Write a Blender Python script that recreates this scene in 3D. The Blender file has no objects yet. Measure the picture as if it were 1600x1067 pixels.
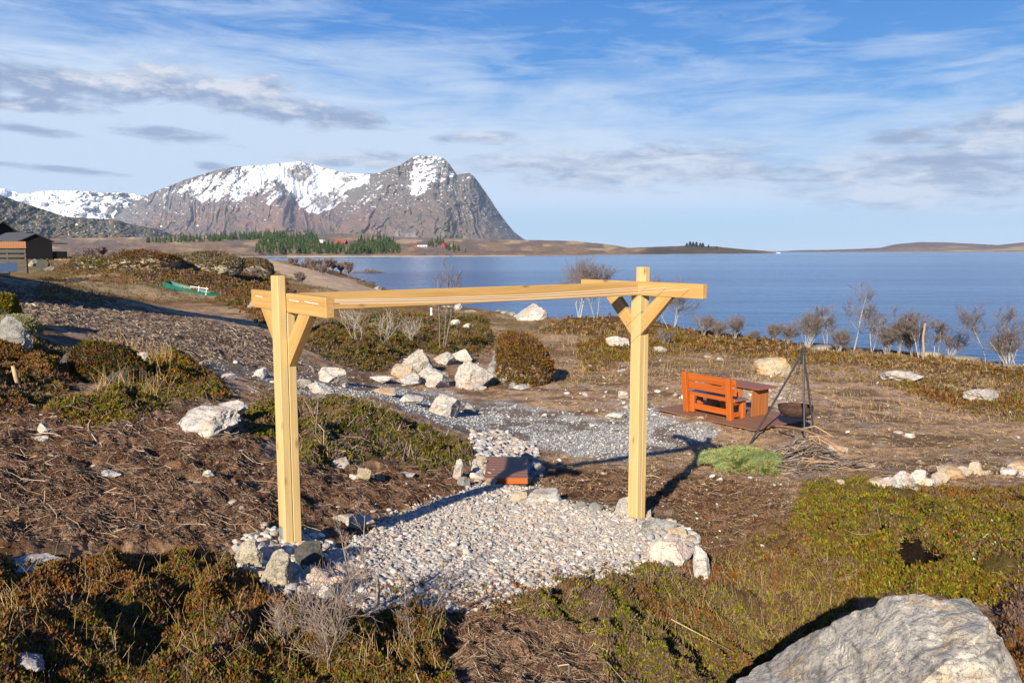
import bpy, math, random
import numpy as np
from mathutils import Vector, Matrix

random.seed(7)
RNG = np.random.default_rng(11)
C = bpy.context.scene.collection
SC = bpy.context.scene
R = math.radians
SEA = -7.2

# ------------------------------------------------------------------ camera geometry
F = 1250.0                     # focal length in pixels of the 1600 px wide photograph
PITCH = math.atan((533.5 - 391.5) / F)
CP, SP = math.cos(PITCH), math.sin(PITCH)


def ray(u, v):
    """pixel -> (X/Y, Z/Y) of the viewing ray (Y is the forward distance)"""
    xc = (np.asarray(u, float) - 800) / F
    yc = (533.5 - np.asarray(v, float)) / F
    Y = CP + yc * SP
    return xc / Y, (-SP + yc * CP) / Y


def project(x, y, z):
    d = y * CP - z * SP
    d = np.where(d < 0.05, 0.05, d)
    return 800 + F * x / d, 533.5 - F * (y * SP + z * CP) / d


# ------------------------------------------------------------------ noise (numpy)
def _h(ix, iy, iz, s):
    n = (ix * 374761393 + iy * 668265263 + iz * 2147483647 + s * 1274126177) & 0xFFFFFFFF
    n = ((n ^ (n >> 13)) * 1274126177) & 0xFFFFFFFF
    n = (n ^ (n >> 16)) & 0xFFFFFFFF
    return n / 4294967295.0


def vnoise(x, y, s=0):
    x = np.asarray(x, float); y = np.asarray(y, float)
    ix = np.floor(x).astype(np.int64); iy = np.floor(y).astype(np.int64)
    fx = x - ix; fy = y - iy
    fx = fx * fx * fx * (fx * (fx * 6 - 15) + 10); fy = fy * fy * fy * (fy * (fy * 6 - 15) + 10)
    z = np.zeros_like(ix)
    a = _h(ix, iy, z, s); b = _h(ix + 1, iy, z, s); c = _h(ix, iy + 1, z, s); d = _h(ix + 1, iy + 1, z, s)
    return (a + (b - a) * fx) * (1 - fy) + (c + (d - c) * fx) * fy


def fbm(x, y, s=0, o=4, g=0.5):
    r = 0.0; a = 1.0; t = 0.0
    for k in range(o):
        r = r + a * vnoise(x * 2 ** k + 13.7 * k, y * 2 ** k - 7.1 * k, s + k); t += a; a *= g
    return r / t                                           # 0..1


def vnoise3(p, s=0):
    i = np.floor(p).astype(np.int64); f = p - i
    f = f * f * (3 - 2 * f)
    r = 0.0
    for dx in (0, 1):
        for dy in (0, 1):
            for dz in (0, 1):
                w = (f[:, 0] if dx else 1 - f[:, 0]) * (f[:, 1] if dy else 1 - f[:, 1]) * (f[:, 2] if dz else 1 - f[:, 2])
                r = r + w * _h(i[:, 0] + dx, i[:, 1] + dy, i[:, 2] + dz, s)
    return r


def fbm3(p, s=0, o=4):
    r = 0.0; a = 1.0; t = 0.0
    for k in range(o):
        r = r + a * vnoise3(p * 2 ** k + 5.3 * k, s + k); t += a; a *= 0.5
    return r / t


def ss(a, b, x):
    t = np.clip((x - a) / (b - a), 0, 1)
    return t * t * (3 - 2 * t)


def poly_sd(u, v, poly):
    """signed distance (positive inside) from points to a polygon"""
    u = np.asarray(u, float); v = np.asarray(v, float)
    best = np.full(u.shape, 1e18); ins = np.zeros(u.shape, bool)
    n = len(poly)
    for i in range(n):
        ax, ay = poly[i]; bx, by = poly[(i + 1) % n]
        ex, ey = bx - ax, by - ay
        t = np.clip(((u - ax) * ex + (v - ay) * ey) / (ex * ex + ey * ey + 1e-9), 0, 1)
        best = np.minimum(best, (u - ax - t * ex) ** 2 + (v - ay - t * ey) ** 2)
        cond = ((ay > v) != (by > v)) & (u < ex * (v - ay) / (ey if abs(ey) > 1e-9 else 1e-9) + ax)
        ins ^= cond
    d = np.sqrt(best)
    return np.where(ins, d, -d)


# ------------------------------------------------------------------ terrain
CT = []                                                     # (azimuth, ln r, z)


def ctl(u, D, z):
    k, _ = ray(u, 533.5)
    CT.append((math.atan2(k * D, D), math.log(D * math.hypot(1, k)), z))


def ctv(u, v, z):
    k, m = ray(u, v)
    ctl(800 + k * F, z / m, z) if False else CT.append((math.atan(k), math.log(z / m * math.hypot(1, k)), z))


for a in [(-40, 1067, -1.95), (200, 1067, -2.1), (450, 1067, -2.2), (650, 1067, -2.3), (850, 1067, -2.35), (1050, 1067, -2.5), (1250, 1067, -3.0), (1450, 1067, -2.6), (1640, 1067, -2.5),
          (0, 1000, -1.9), (200, 980, -2.12), (400, 980, -2.22), (600, 985, -2.3), (800, 985, -2.38), (1000, 985, -2.5), (1200, 985, -2.95), (1310, 945, -2.85), (1110, 1040, -2.75), (1450, 985, -2.6),
          (0, 900, -1.9), (200, 900, -2.15), (380, 905, -2.3), (470, 905, -2.36), (600, 945, -2.42), (760, 945, -2.47), (880, 905, -2.56), (1000, 925, -2.55), (1100, 905, -2.68),
          (1250, 900, -2.72), (1400, 915, -2.62), (1590, 930, -2.56), (1590, 850, -2.85), (1400, 850, -2.88), (1250, 850, -2.92), (1100, 860, -2.86),
          (0, 800, -1.9), (200, 800, -2.1), (380, 830, -2.3), (458, 850, -2.38), (560, 850, -2.55), (680, 850, -2.68), (800, 850, -2.75), (920, 850, -2.82), (1000, 812, -2.97),
          (1080, 810, -3.1), (640, 814, -2.86), (715, 775, -3.06), (780, 762, -3.33), (850, 780, -3.15), (930, 790, -3.05),
          (0, 700, -1.85), (200, 700, -2.05), (380, 720, -2.3), (500, 770, -2.6), (600, 760, -2.85), (500, 690, -2.65), (600, 680, -2.85), (700, 705, -3.15), (740, 700, -3.3),
          (0, 620, -1.8), (100, 620, -1.95), (300, 630, -2.15), (420, 640, -2.45), (480, 625, -2.7), (570, 632, -2.95),
          (600, 612, -3.5), (500, 600, -3.05), (700, 655, -3.75), (800, 690, -3.85), (869, 730, -3.9), (950, 740, -3.75), (1000, 745, -3.7), (1085, 702, -4.15),
          (1085, 760, -3.55), (1200, 760, -3.45), (1300, 730, -3.95), (1250, 700, -4.1), (1200, 670, -4.12), (1100, 650, -4.08), (1040, 640, -4.12), (950, 660, -4.1),
          (850, 640, -4.1), (700, 640, -4.0), (600, 600, -3.75), (520, 590, -3.25), (700, 600, -4.15), (808, 605, -4.3), (950, 600, -4.35), (1100, 600, -4.4),
          (1300, 770, -3.35), (1400, 765, -3.4), (1590, 740, -3.7), (1400, 720, -3.95), (1590, 690, -4.25), (1400, 660, -4.4), (1590, 630, -4.65), (1250, 620, -4.4),
          (0, 560, -1.6), (0, 520, -1.4), (200, 520, -1.75), (390, 560, -2.6), (100, 560, -1.75), (250, 570, -2.1), (0, 470, -1.1), (200, 490, -1.6), (300, 520, -2.0),
          (0, 432, -0.8), (100, 450, -1.15), (200, 470, -1.5), (300, 492, -1.9), (390, 512, -2.2)]:
    ctv(*a)
for u, L in {0: [(40, -1.5), (60, -1.35), (90, -.95), (150, -1.4), (300, -4.5), (800, -6)],
             200: [(35, -2.6), (50, -2.1), (70, -1.4), (100, -.95), (170, -3.4), (300, -5), (800, -6)],
             300: [(35, -2.7), (50, -2.45), (80, -1.8), (110, -1.5), (180, -5), (300, -6), (800, -6.6)],
             400: [(33, -2.9), (60, -3.0), (100, -2.7), (150, -2.0), (200, -2.3), (270, -7.6), (800, -9)],
             500: [(27, -3.0), (45, -3.2), (80, -3.7), (130, -3.5), (170, -3.3), (225, -8), (800, -10)],
             600: [(30, -3.5), (50, -4.1), (80, -4.7), (115, -5.3), (140, -8), (800, -10)],
             700: [(45, -4.26), (70, -5.3), (92, -6.7), (110, -8.5), (800, -10)],
             800: [(40, -4.27), (60, -5.2), (75, -5.9), (95, -8.3), (800, -10)],
             900: [(35, -4.35), (56, -4.85), (75, -8), (800, -10)],
             1000: [(35, -4.45), (54, -4.9), (70, -8), (800, -10)],
             1100: [(35, -4.6), (52, -5.25), (66, -8), (800, -10)],
             1200: [(30, -4.55), (48, -5.3), (62, -8), (800, -10)],
             1300: [(30, -4.65), (44, -5.35), (57, -8), (800, -10)],
             1400: [(28, -4.7), (42, -5.35), (53, -8), (800, -10)],
             1500: [(28, -4.75), (40, -5.5), (49, -8), (800, -10)],
             1600: [(27, -4.75), (38, -5.7), (46, -8), (800, -10)],
             2300: [(3, -2.4), (6, -2.7), (12, -3.7), (25, -4.7), (36, -5.8), (45, -8), (200, -10), (800, -10)],
             -900: [(2, -1.9), (6, -1.75), (12, -1.55), (25, -1.0), (60, -.9), (200, -3), (800, -6)],
             500.5: [(1.6, -2.2), (2.5, -2.2)], 1100.5: [(1.6, -2.35), (2.5, -2.4)]}.items():
    for D, z in L:
        ctl(u, D, z)
CT = np.array(CT)
KA, KL = 2.6, 1.25
PC = np.stack([CT[:, 0] * KA, CT[:, 1] * KL], 1)


def _phi(d2):
    return d2 * np.log(d2 + 1e-9) * .5


_n = len(PC)
_A = np.zeros((_n + 3, _n + 3))
_A[:_n, :_n] = _phi(((PC[:, None] - PC[None]) ** 2).sum(-1)) + np.eye(_n) * 0.004
_A[:_n, _n] = 1; _A[:_n, _n + 1:] = PC
_A[_n:, :_n] = _A[:_n, _n:].T
_W = np.linalg.solve(_A, np.concatenate([CT[:, 2], np.zeros(3)]))


def _exact_h(x, y):
    x = np.asarray(x, float); y = np.asarray(y, float)
    shp = x.shape
    az = np.arctan2(x, y).ravel(); lr = np.log(np.clip(np.hypot(x, y), 1.7, 700)).ravel()
    a0 = 0.95
    az = np.where(np.abs(az) < a0, az, np.sign(az) * a0 * (math.pi - np.abs(az)) / (math.pi - a0))
    q0 = az * KA; q1 = lr * KL
    out = np.empty(len(q0))
    for i in range(0, len(q0), 40000):
        s = slice(i, i + 40000)
        d2 = (q0[s, None] - PC[None, :, 0]) ** 2 + (q1[s, None] - PC[None, :, 1]) ** 2
        out[s] = _phi(d2) @ _W[:_n] + _W[_n] + _W[_n + 1] * q0[s] + _W[_n + 2] * q1[s]
    return out.reshape(shp)


_GA = np.linspace(-math.pi, math.pi, 601); _GL = np.linspace(math.log(1.7), math.log(700), 330)
_ga, _gl = np.meshgrid(_GA, _GL)
_GZ = _exact_h(np.sin(_ga) * np.exp(_gl), np.cos(_ga) * np.exp(_gl))


def base_h(x, y):
    x = np.asarray(x, float); y = np.asarray(y, float)
    p = (np.arctan2(x, y) + math.pi) / (2 * math.pi) * 600
    q = (np.log(np.clip(np.hypot(x, y), 1.7, 700)) - _GL[0]) / (_GL[1] - _GL[0])
    i = np.clip(p.astype(int), 0, 599); j = np.clip(q.astype(int), 0, 328); p = p - i; q = q - j
    return (_GZ[j, i] * (1 - p) + _GZ[j, i + 1] * p) * (1 - q) + (_GZ[j + 1, i] * (1 - p) + _GZ[j + 1, i + 1] * p) * q


# regions of the ground cover, outlined where they lie
PAD = [(520, 872), (560, 838), (620, 806), (690, 782), (742, 758), (800, 752), (850, 768), (905, 790), (960, 800), (1012, 818), (1035, 850), (1040, 872),
       (1000, 885), (930, 905), (850, 915), (800, 940), (740, 958), (640, 962), (560, 956), (525, 915)]
PAD2 = [(735, 676), (790, 680), (830, 700), (845, 735), (826, 752), (748, 752), (742, 700)]
CAIRN1 = [(365, 850), (420, 828), (470, 826), (515, 850), (545, 890), (520, 935), (430, 925), (375, 890)]
CAIRN2 = [(985, 812), (1040, 812), (1085, 838), (1095, 870), (1030, 862)]
PATH = [(300, 568), (380, 585), (450, 610), (520, 620), (580, 622), (640, 645), (700, 668), (760, 680), (830, 700), (900, 715), (985, 722), (1100, 690), (1130, 672),
        (1040, 650), (1010, 622), (940, 655), (860, 640), (800, 628), (740, 630), (690, 612), (610, 602), (545, 600), (480, 588), (400, 578), (320, 562)]
TRACK = [(385, 403), (420, 407), (470, 418), (520, 430), (575, 446), (600, 458), (540, 462), (490, 446), (440, 428), (400, 414)]
BRIGHT = [(1090, 600), (1180, 588), (1260, 610), (1215, 640), (1130, 615)]
MULCH = [(-60, 436), (100, 455), (200, 474), (300, 496), (400, 515), (470, 560), (480, 590), (400, 575), (300, 560), (190, 545), (110, 510), (30, 490), (-60, 500)]
PEAT = [(-80, 640), (60, 600), (140, 640), (260, 650), (390, 640), (410, 720), (560, 730), (700, 720), (745, 758), (640, 800), (540, 840), (470, 830), (370, 850), (250, 850), (100, 845), (-80, 845)]
PEAT2 = [(680, 940), (800, 925), (900, 910), (935, 960), (960, 1030), (990, 1090), (720, 1090), (690, 1010)]
PEAT3 = [(850, 735), (1000, 735), (1130, 745), (1220, 760), (1240, 800), (1160, 850), (1110, 890), (1050, 800), (980, 790), (880, 775)]
HEATH = [  # (outline, greenness 0 rust .. 1 green, mound height)
    ([(-60, 870), (120, 880), (260, 865), (370, 880), (430, 935), (560, 960), (690, 965), (700, 1010), (720, 1100), (-60, 1100)], .42, .10),
    ([(800, 960), (850, 925), (930, 905), (1010, 880), (1090, 900), (1150, 930), (1200, 1000), (1150, 1100), (960, 1100), (930, 1000)], .72, .08),
    ([(1110, 880), (1200, 830), (1270, 800), (1310, 830), (1340, 960), (1120, 1090), (1080, 960)], .35, .03),
    ([(1235, 830), (1255, 765), (1330, 752), (1420, 770), (1490, 795), (1560, 800), (1660, 820), (1660, 960), (1500, 935), (1350, 930), (1290, 900)], .9, .22),
    ([(1410, 780), (1500, 762), (1660, 770), (1660, 830), (1500, 800)], .35, .16),
    ([(1560, 940), (1660, 900), (1660, 1100), (1580, 1100)], .25, .12),
    ([(70, 640), (150, 622), (215, 600), (232, 562), (270, 548), (310, 575), (345, 600), (360, 625), (270, 625), (200, 660), (120, 665)], .55, .22),
    ([(-60, 540), (30, 520), (110, 560), (120, 600), (60, 640), (-60, 650)], .3, .18),
    ([(465, 640), (520, 622), (575, 632), (640, 660), (690, 690), (735, 700), (738, 722), (660, 728), (600, 710), (540, 715), (478, 730)], .62, .22),
    ([(380, 650), (440, 628), (470, 640), (470, 690), (400, 690)], .55, .15),
    ([(480, 535), (500, 510), (560, 505), (640, 490), (760, 500), (770, 540), (720, 560), (650, 545), (600, 575), (560, 580), (520, 560)], .75, .3),
    ([(900, 545), (1000, 520), (1080, 528), (1120, 545), (1000, 560), (920, 580)], .35, .15),
    ([(840, 520), (900, 495), (1060, 512), (1200, 530), (1330, 555), (1600, 580), (1600, 600), (1400, 580), (1250, 570), (1050, 535), (900, 525)], .3, .2),
    ([(100, 415), (230, 400), (330, 405), (400, 420), (420, 450), (300, 455), (240, 440), (150, 428)], .3, .3),
    ([(330, 455), (420, 440), (470, 470), (460, 520), (400, 500)], .45, .25),
    ([(1380, 600), (1500, 590), (1650, 620), (1650, 660), (1500, 640)], .3, .1),
]


def _wob(x, y):
    f = np.clip(8.0 / np.maximum(np.hypot(x, y), 1), .15, 1)
    return (fbm(x * 2.2, y * 2.2, 5, 3) - .5) * 34 * f + (fbm(x * 9, y * 9, 9, 2) - .5) * 12 * f


def soft(u, v, x, y, poly, w=6):
    f = np.clip(10.0 / np.maximum(np.hypot(x, y), 1), .12, 1)
    return ss(-w * f, w * f, poly_sd(u, v, poly) + _wob(x, y))


def masks(x, y, zb):
    u, v = project(x, y, zb)
    fr = (y > .6)
    M = {}
    wob_pad = ss(-4, 4, np.maximum(poly_sd(u, v, PAD), np.maximum(poly_sd(u, v, PAD2), np.maximum(poly_sd(u, v, CAIRN1), poly_sd(u, v, CAIRN2)))) + .35 * _wob(x, y)) * fr
    M['pad'] = wob_pad
    M['path'] = soft(u, v, x, y, PATH, 10) * fr
    M['track'] = soft(u, v, x, y, TRACK, 8) * fr
    M['bright'] = soft(u, v, x, y, BRIGHT, 14) * fr
    M['mulch'] = soft(u, v, x, y, MULCH, 10) * fr
    M['peat'] = np.maximum(np.maximum(soft(u, v, x, y, PEAT, 10), soft(u, v, x, y, PEAT2, 8)), soft(u, v, x, y, PEAT3, 10)) * fr
    he = np.zeros_like(u); gr = np.zeros_like(u) + .3; mo = np.zeros_like(u)
    for P, g, m in HEATH:
        s = soft(u, v, x, y, P, 12) * fr
        gr = np.where(s > he, g, gr); he = np.maximum(he, s)
        sd = poly_sd(u, v, P)
        mo = np.maximum(mo, m * ss(-5, 55 * np.clip(9 / np.maximum(y, 1), .25, 1), sd) * fr)
    M['heath'] = he * (1 - M['pad']); M['green'] = gr; M['mound'] = mo * (1 - M['pad'])
    return M


def micro(x, y, r, M):
    """real relief of the surface: clods, hummocks, ridges"""
    hum = (fbm(x * .9, y * .9, 21, 3) - .5) * .16 + (fbm(x * .16, y * .16, 27, 3) - .5) * .9 * ss(14, 60, r)
    clod = (fbm(x * 5, y * 5, 31, 4, .55) - .45)
    cl = .17 * M['peat'] + .07 * (1 - M['peat']) + .06 * M['mulch'] + .09 * M['heath']
    flat = np.maximum(M['pad'], M['path'] * .75)
    out = hum * (1 - .8 * flat) + clod * cl * (1 - .88 * flat) * np.clip(1.25 - r / 60, .2, 1)
    lump = ss(.35, .8, fbm(x * 2.1, y * 2.1, 41, 2))
    out = out + M['mound'] * (.40 + .80 * lump) + M['heath'] * (fbm(x * 4.2, y * 4.2, 43, 2) - .5) * .22 * ss(30, 12, r)
    fine = (vnoise(x * 24, y * 24, 51) - .5) * .03 + (vnoise(x * 60, y * 60, 55) - .5) * .014
    return out + fine * (1 - .6 * flat) * np.clip(1.2 - r / 25, 0, 1)


def surf(x, y, full=False):
    x = np.asarray(x, float); y = np.asarray(y, float)
    zb = base_h(x, y)
    M = masks(x, y, zb)
    z = zb + micro(x, y, np.hypot(x, y), M)
    # hollow in the green heather; its blackness is painted into the ground colour
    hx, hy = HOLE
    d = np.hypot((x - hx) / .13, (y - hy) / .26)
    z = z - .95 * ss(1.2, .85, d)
    return (z, M) if full else z


HOLE = (4.0, 7.7)


def hit(u, v, base=True, lo=1.5, hi=260):
    """where the viewing ray of a pixel meets the ground -> (x, y, z) arrays"""
    u = np.atleast_1d(np.asarray(u, float)); v = np.atleast_1d(np.asarray(v, float))
    k, m = ray(u, v)
    D = np.full(u.shape, np.nan); prev = None
    steps = np.exp(np.linspace(math.log(lo), math.log(hi), 110))
    hf = base_h
    done = np.zeros(u.shape, bool)
    a = np.full(u.shape, float(lo)); b = np.full(u.shape, float(hi))
    for s in steps:
        act = ~done
        if not act.any():
            break
        below = m[act] * s < hf(k[act] * s, np.full(act.sum(), s))
        idx = np.where(act)[0]
        b[idx[below]] = s; done[idx[below]] = True
        a[idx[~below]] = s
    for _ in range(12):
        c = (a + b) / 2
        below = m * c < hf(k * c, c)
        b = np.where(below, c, b); a = np.where(below, a, c)
    D = b
    return k * D, D, m * D


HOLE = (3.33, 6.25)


def at(u, v):
    x, y, _ = hit(u, v)
    z = surf(x, y)
    return Vector((float(x[0]), float(y[0]), float(z[0])))


# ------------------------------------------------------------------ mesh helpers
def mesh_arrays(name, V, Fc, mat=None, parent=None, col=None, smooth=False):
    """V (n,3), Fc (m,k) or list of such arrays; one mesh object"""
    me = bpy.data.meshes.new(name)
    Fl = Fc if isinstance(Fc, list) and len(Fc) and np.ndim(Fc[0]) == 2 else [Fc]
    Fl = [np.asarray(f, np.int32) for f in Fl if len(f)]
    me.vertices.add(len(V)); me.vertices.foreach_set('co', np.asarray(V, np.float32).ravel())
    nl = sum(f.size for f in Fl); npol = sum(len(f) for f in Fl)
    me.loops.add(nl); me.loops.foreach_set('vertex_index', np.concatenate([f.ravel() for f in Fl]))
    me.polygons.add(npol)
    tot = np.concatenate([np.full(len(f), f.shape[1], np.int32) for f in Fl])
    st = np.concatenate([[0], np.cumsum(tot)[:-1]]).astype(np.int32)
    me.polygons.foreach_set('loop_start', st)
    me.polygons.foreach_set('use_smooth', np.full(npol, smooth))
    me.update(calc_edges=True)
    if col is not None:
        a = me.color_attributes.new('Col', 'FLOAT_COLOR', 'POINT')
        c4 = np.ones((len(V), 4), np.float32); c4[:, :3] = col
        a.data.foreach_set('color', c4.ravel())
    if mat:
        me.materials.append(mat)
    o = bpy.data.objects.new(name, me); C.objects.link(o)
    if parent:
        o.parent = parent
    return o


def tag(o, label=None, cat=None, group=None, kind=None):
    if label: o['label'] = label
    if cat: o['category'] = cat
    if group: o['group'] = group
    if kind: o['kind'] = kind
    return o


def empty(name, loc, rz=0, label=None, cat=None, group=None):
    o = bpy.data.objects.new(name, None); C.objects.link(o)
    o.location = loc; o.rotation_euler = (0, 0, rz); o.empty_display_size = .1
    return tag(o, label, cat, group)


class MB:
    """collects shapes, then links them as ONE mesh object"""
    def __init__(s): s.V = []; s.F = {}; s.n = 0

    def add(s, V, *Fs):
        V = np.asarray(V, float)
        for f in Fs:
            f = np.asarray(f, np.int32)
            s.F.setdefault(f.shape[1], []).append(f + s.n)
        s.V.append(V); s.n += len(V)
        return s

    def box(s, c, size, M=None, bev=.006):
        """chamfered box: centre, size, optional 3x3 axes"""
        hx, hy, hz = [k / 2 for k in size]
        b = min(bev, hx * .45, hy * .45, hz * .45)
        P = []
        for sx in (-1, 1):
            for sy in (-1, 1):
                for sz in (-1, 1):
                    P += [(sx * (hx - b), sy * (hy - b), sz * hz), (sx * (hx - b), sy * hy, sz * (hz - b)), (sx * hx, sy * (hy - b), sz * (hz - b))]
        P = np.array(P)
        id_ = lambda sx, sy, sz, k: ((sx > 0) * 4 + (sy > 0) * 2 + (sz > 0)) * 3 + k
        q = []; t = []
        for sg in (-1, 1):
            q.append([id_(-1, -1, sg, 0), id_(1, -1, sg, 0), id_(1, 1, sg, 0), id_(-1, 1, sg, 0)][::sg])
            q.append([id_(-1, sg, -1, 1), id_(1, sg, -1, 1), id_(1, sg, 1, 1), id_(-1, sg, 1, 1)][::-sg])
            q.append([id_(sg, -1, -1, 2), id_(sg, 1, -1, 2), id_(sg, 1, 1, 2), id_(sg, -1, 1, 2)][::sg])
        for a in (-1, 1):
            for c2 in (-1, 1):
                q.append([id_(-1, a, c2, 0), id_(1, a, c2, 0), id_(1, a, c2, 1), id_(-1, a, c2, 1)][::-1 if a * c2 > 0 else 1])
                q.append([id_(a, -1, c2, 0), id_(a, 1, c2, 0), id_(a, 1, c2, 2), id_(a, -1, c2, 2)][::1 if a * c2 > 0 else -1])
                q.append([id_(a, c2, -1, 1), id_(a, c2, 1, 1), id_(a, c2, 1, 2), id_(a, c2, -1, 2)][::-1 if a * c2 > 0 else 1])
                for e in (-1, 1):
                    t.append([id_(a, c2, e, 0), id_(a, c2, e, 1), id_(a, c2, e, 2)][::-1 if a * c2 * e > 0 else 1])
        if M is not None:
            P = P @ np.array(M, float)            # rows of M are the local axes
        return s.add(P + np.array(c), q, t)

    def bar(s, a, b, w, h, up=(0, 0, 1), bev=.006):
        """squared timber from a to b, w wide (sideways) and h high (along up)"""
        a = np.array(a, float); b = np.array(b, float)
        d = b - a; L = np.linalg.norm(d); d = d / L
        up = np.array(up, float); sd = np.cross(up, d); sd /= np.linalg.norm(sd); u2 = np.cross(d, sd)
        return s.box((a + b) / 2, (L, w, h), np.array([d, sd, u2]), bev)

    def tube(s, pts, rad, n=8, cap=True):
        V, q, t = tube_geo(np.array(pts, float), np.broadcast_to(np.asarray(rad, float), (len(pts),)), n)
        return s.add(V, q, t)

    def build(s, name, mat, parent=None, smooth=False, col=None):
        return mesh_arrays(name, np.concatenate(s.V), [np.concatenate(f) for f in s.F.values()], mat, parent, col, smooth)


def tube_geo(P, r, n=6):
    N = len(P)
    T = np.gradient(P, axis=0); T /= np.linalg.norm(T, axis=1)[:, None] + 1e-9
    ref = np.array([0, 0, 1.0]) if abs(T[0][2]) < .9 else np.array([1.0, 0, 0])
    A = np.cross(T, ref); A /= np.linalg.norm(A, axis=1)[:, None] + 1e-9
    B = np.cross(T, A)
    th = np.linspace(0, 2 * math.pi, n, endpoint=False)
    V = P[:, None] + r[:, None, None] * (np.cos(th)[None, :, None] * A[:, None] + np.sin(th)[None, :, None] * B[:, None])
    V = V.reshape(-1, 3)
    i = np.arange(N - 1)[:, None] * n; j = np.arange(n)[None]; j2 = (j + 1) % n
    q = np.stack([i + j, i + n + j, i + n + j2, i + j2], -1).reshape(-1, 4)
    k = np.arange(1, n - 1)
    t = np.concatenate([np.stack([0 * k, k, k + 1], 1), (N - 1) * n + np.stack([0 * k, k + 1, k], 1)])
    return V, q, t


def ribbons(P, r, n=3):
    """many thin curved sticks at once. P (m,k,3), r (m,k) -> V, quads"""
    m, k, _ = P.shape
    T = P[:, -1] - P[:, 0]; T /= np.linalg.norm(T, axis=1)[:, None] + 1e-9
    ref = np.tile(np.array([0.1, 0.2, 1.0]), (m, 1)); ref[np.abs(T[:, 2]) > .85] = (1, .1, .1)
    A = np.cross(T, ref); A /= np.linalg.norm(A, axis=1)[:, None] + 1e-9
    B = np.cross(T, A)
    th = np.linspace(0, 2 * math.pi, n, endpoint=False)
    off = np.cos(th)[None, None, :, None] * A[:, None, None] + np.sin(th)[None, None, :, None] * B[:, None, None]
    V = (P[:, :, None] + r[:, :, None, None] * off).reshape(-1, 3)
    b = (np.arange(m) * k * n)[:, None, None]; i = (np.arange(k - 1) * n)[None, :, None]; j = np.arange(n)[None, None]; j2 = (j + 1) % n
    q = np.stack([b + i + j, b + i + n + j, b + i + n + j2, b + i + j2], -1).reshape(-1, 4)
    return V, q


def ico(sub):
    import bmesh
    bm = bmesh.new(); bmesh.ops.create_icosphere(bm, subdivisions=sub, radius=1)
    V = np.array([v.co[:] for v in bm.verts]); Fc = np.array([[v.index for v in f.verts] for f in bm.faces]); bm.free()
    return V, Fc


ICO = {k: ico(k + 1) for k in (1, 2, 3, 4, 5, 6)}

HAZE = 3.2e-5
# ------------------------------------------------------------------ materials
class NT:
    """tiny node-tree writer"""
    def __init__(s, tree): s.t = tree; s.n = tree.nodes; s.l = tree.links

    def new(s, typ, **kw):
        nd = s.n.new(typ)
        for k, v in kw.items():
            setattr(nd, k, v)
        return nd

    def put(s, sock, v):
        if hasattr(v, 'is_output') or isinstance(v, bpy.types.NodeSocket):
            s.l.new(v, sock)
        else:
            if isinstance(v, (tuple, list)) and len(v) == 3 and len(sock.default_value) == 4:
                v = (*v, 1)
            sock.default_value = v

    def math(s, op, a, b=0.0, c=None, clamp=False):
        nd = s.new('ShaderNodeMath', operation=op, use_clamp=clamp)
        s.put(nd.inputs[0], a); s.put(nd.inputs[1], b)
        if c is not None: s.put(nd.inputs[2], c)
        return nd.outputs[0]

    def noise(s, vec, scale, detail=4, rough=.55, dist=0.0, out=0):
        nd = s.new('ShaderNodeTexNoise'); nd.inputs['Scale'].default_value = scale
        nd.inputs['Detail'].default_value = detail; nd.inputs['Roughness'].default_value = rough; nd.inputs['Distortion'].default_value = dist
        if vec is not None: s.l.new(vec, nd.inputs['Vector'])
        return nd.outputs[out]

    def ramp(s, f, *stops):
        nd = s.new('ShaderNodeValToRGB'); e = nd.color_ramp.elements
        while len(e) > 1: e.remove(e[-1])
        for i, (p, c) in enumerate(stops):
            if not isinstance(c, (tuple, list)): c = (c, c, c)
            x = e[0] if i == 0 else e.new(p)
            x.position = p; x.color = (*c[:3], 1)
        s.l.new(f, nd.inputs[0]); return nd.outputs[0]

    def mix(s, f, a, b, typ='MIX'):
        nd = s.new('ShaderNodeMix', data_type='RGBA', blend_type=typ)
        s.put(nd.inputs[0], f); s.put(nd.inputs[6], a); s.put(nd.inputs[7], b)
        return nd.outputs[2]

    def mapping(s, vec, scale=(1, 1, 1), rot=(0, 0, 0), loc=(0, 0, 0)):
        nd = s.new('ShaderNodeMapping'); s.l.new(vec, nd.inputs[0])
        nd.inputs['Scale'].default_value = scale; nd.inputs['Rotation'].default_value = rot; nd.inputs['Location'].default_value = loc
        return nd.outputs[0]


def material(name):
    m = bpy.data.materials.new(name); m.use_nodes = True
    t = NT(m.node_tree); b = t.n['Principled BSDF']
    b.inputs['Specular IOR Level'].default_value = .25
    return m, t, b


def bump(t, b, h, strength=.5, dist=.02):
    nd = t.new('ShaderNodeBump'); nd.inputs['Strength'].default_value = strength; nd.inputs['Distance'].default_value = dist
    t.l.new(h, nd.inputs['Height']); t.l.new(nd.outputs[0], b.inputs['Normal'])


MAT = {}


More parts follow.
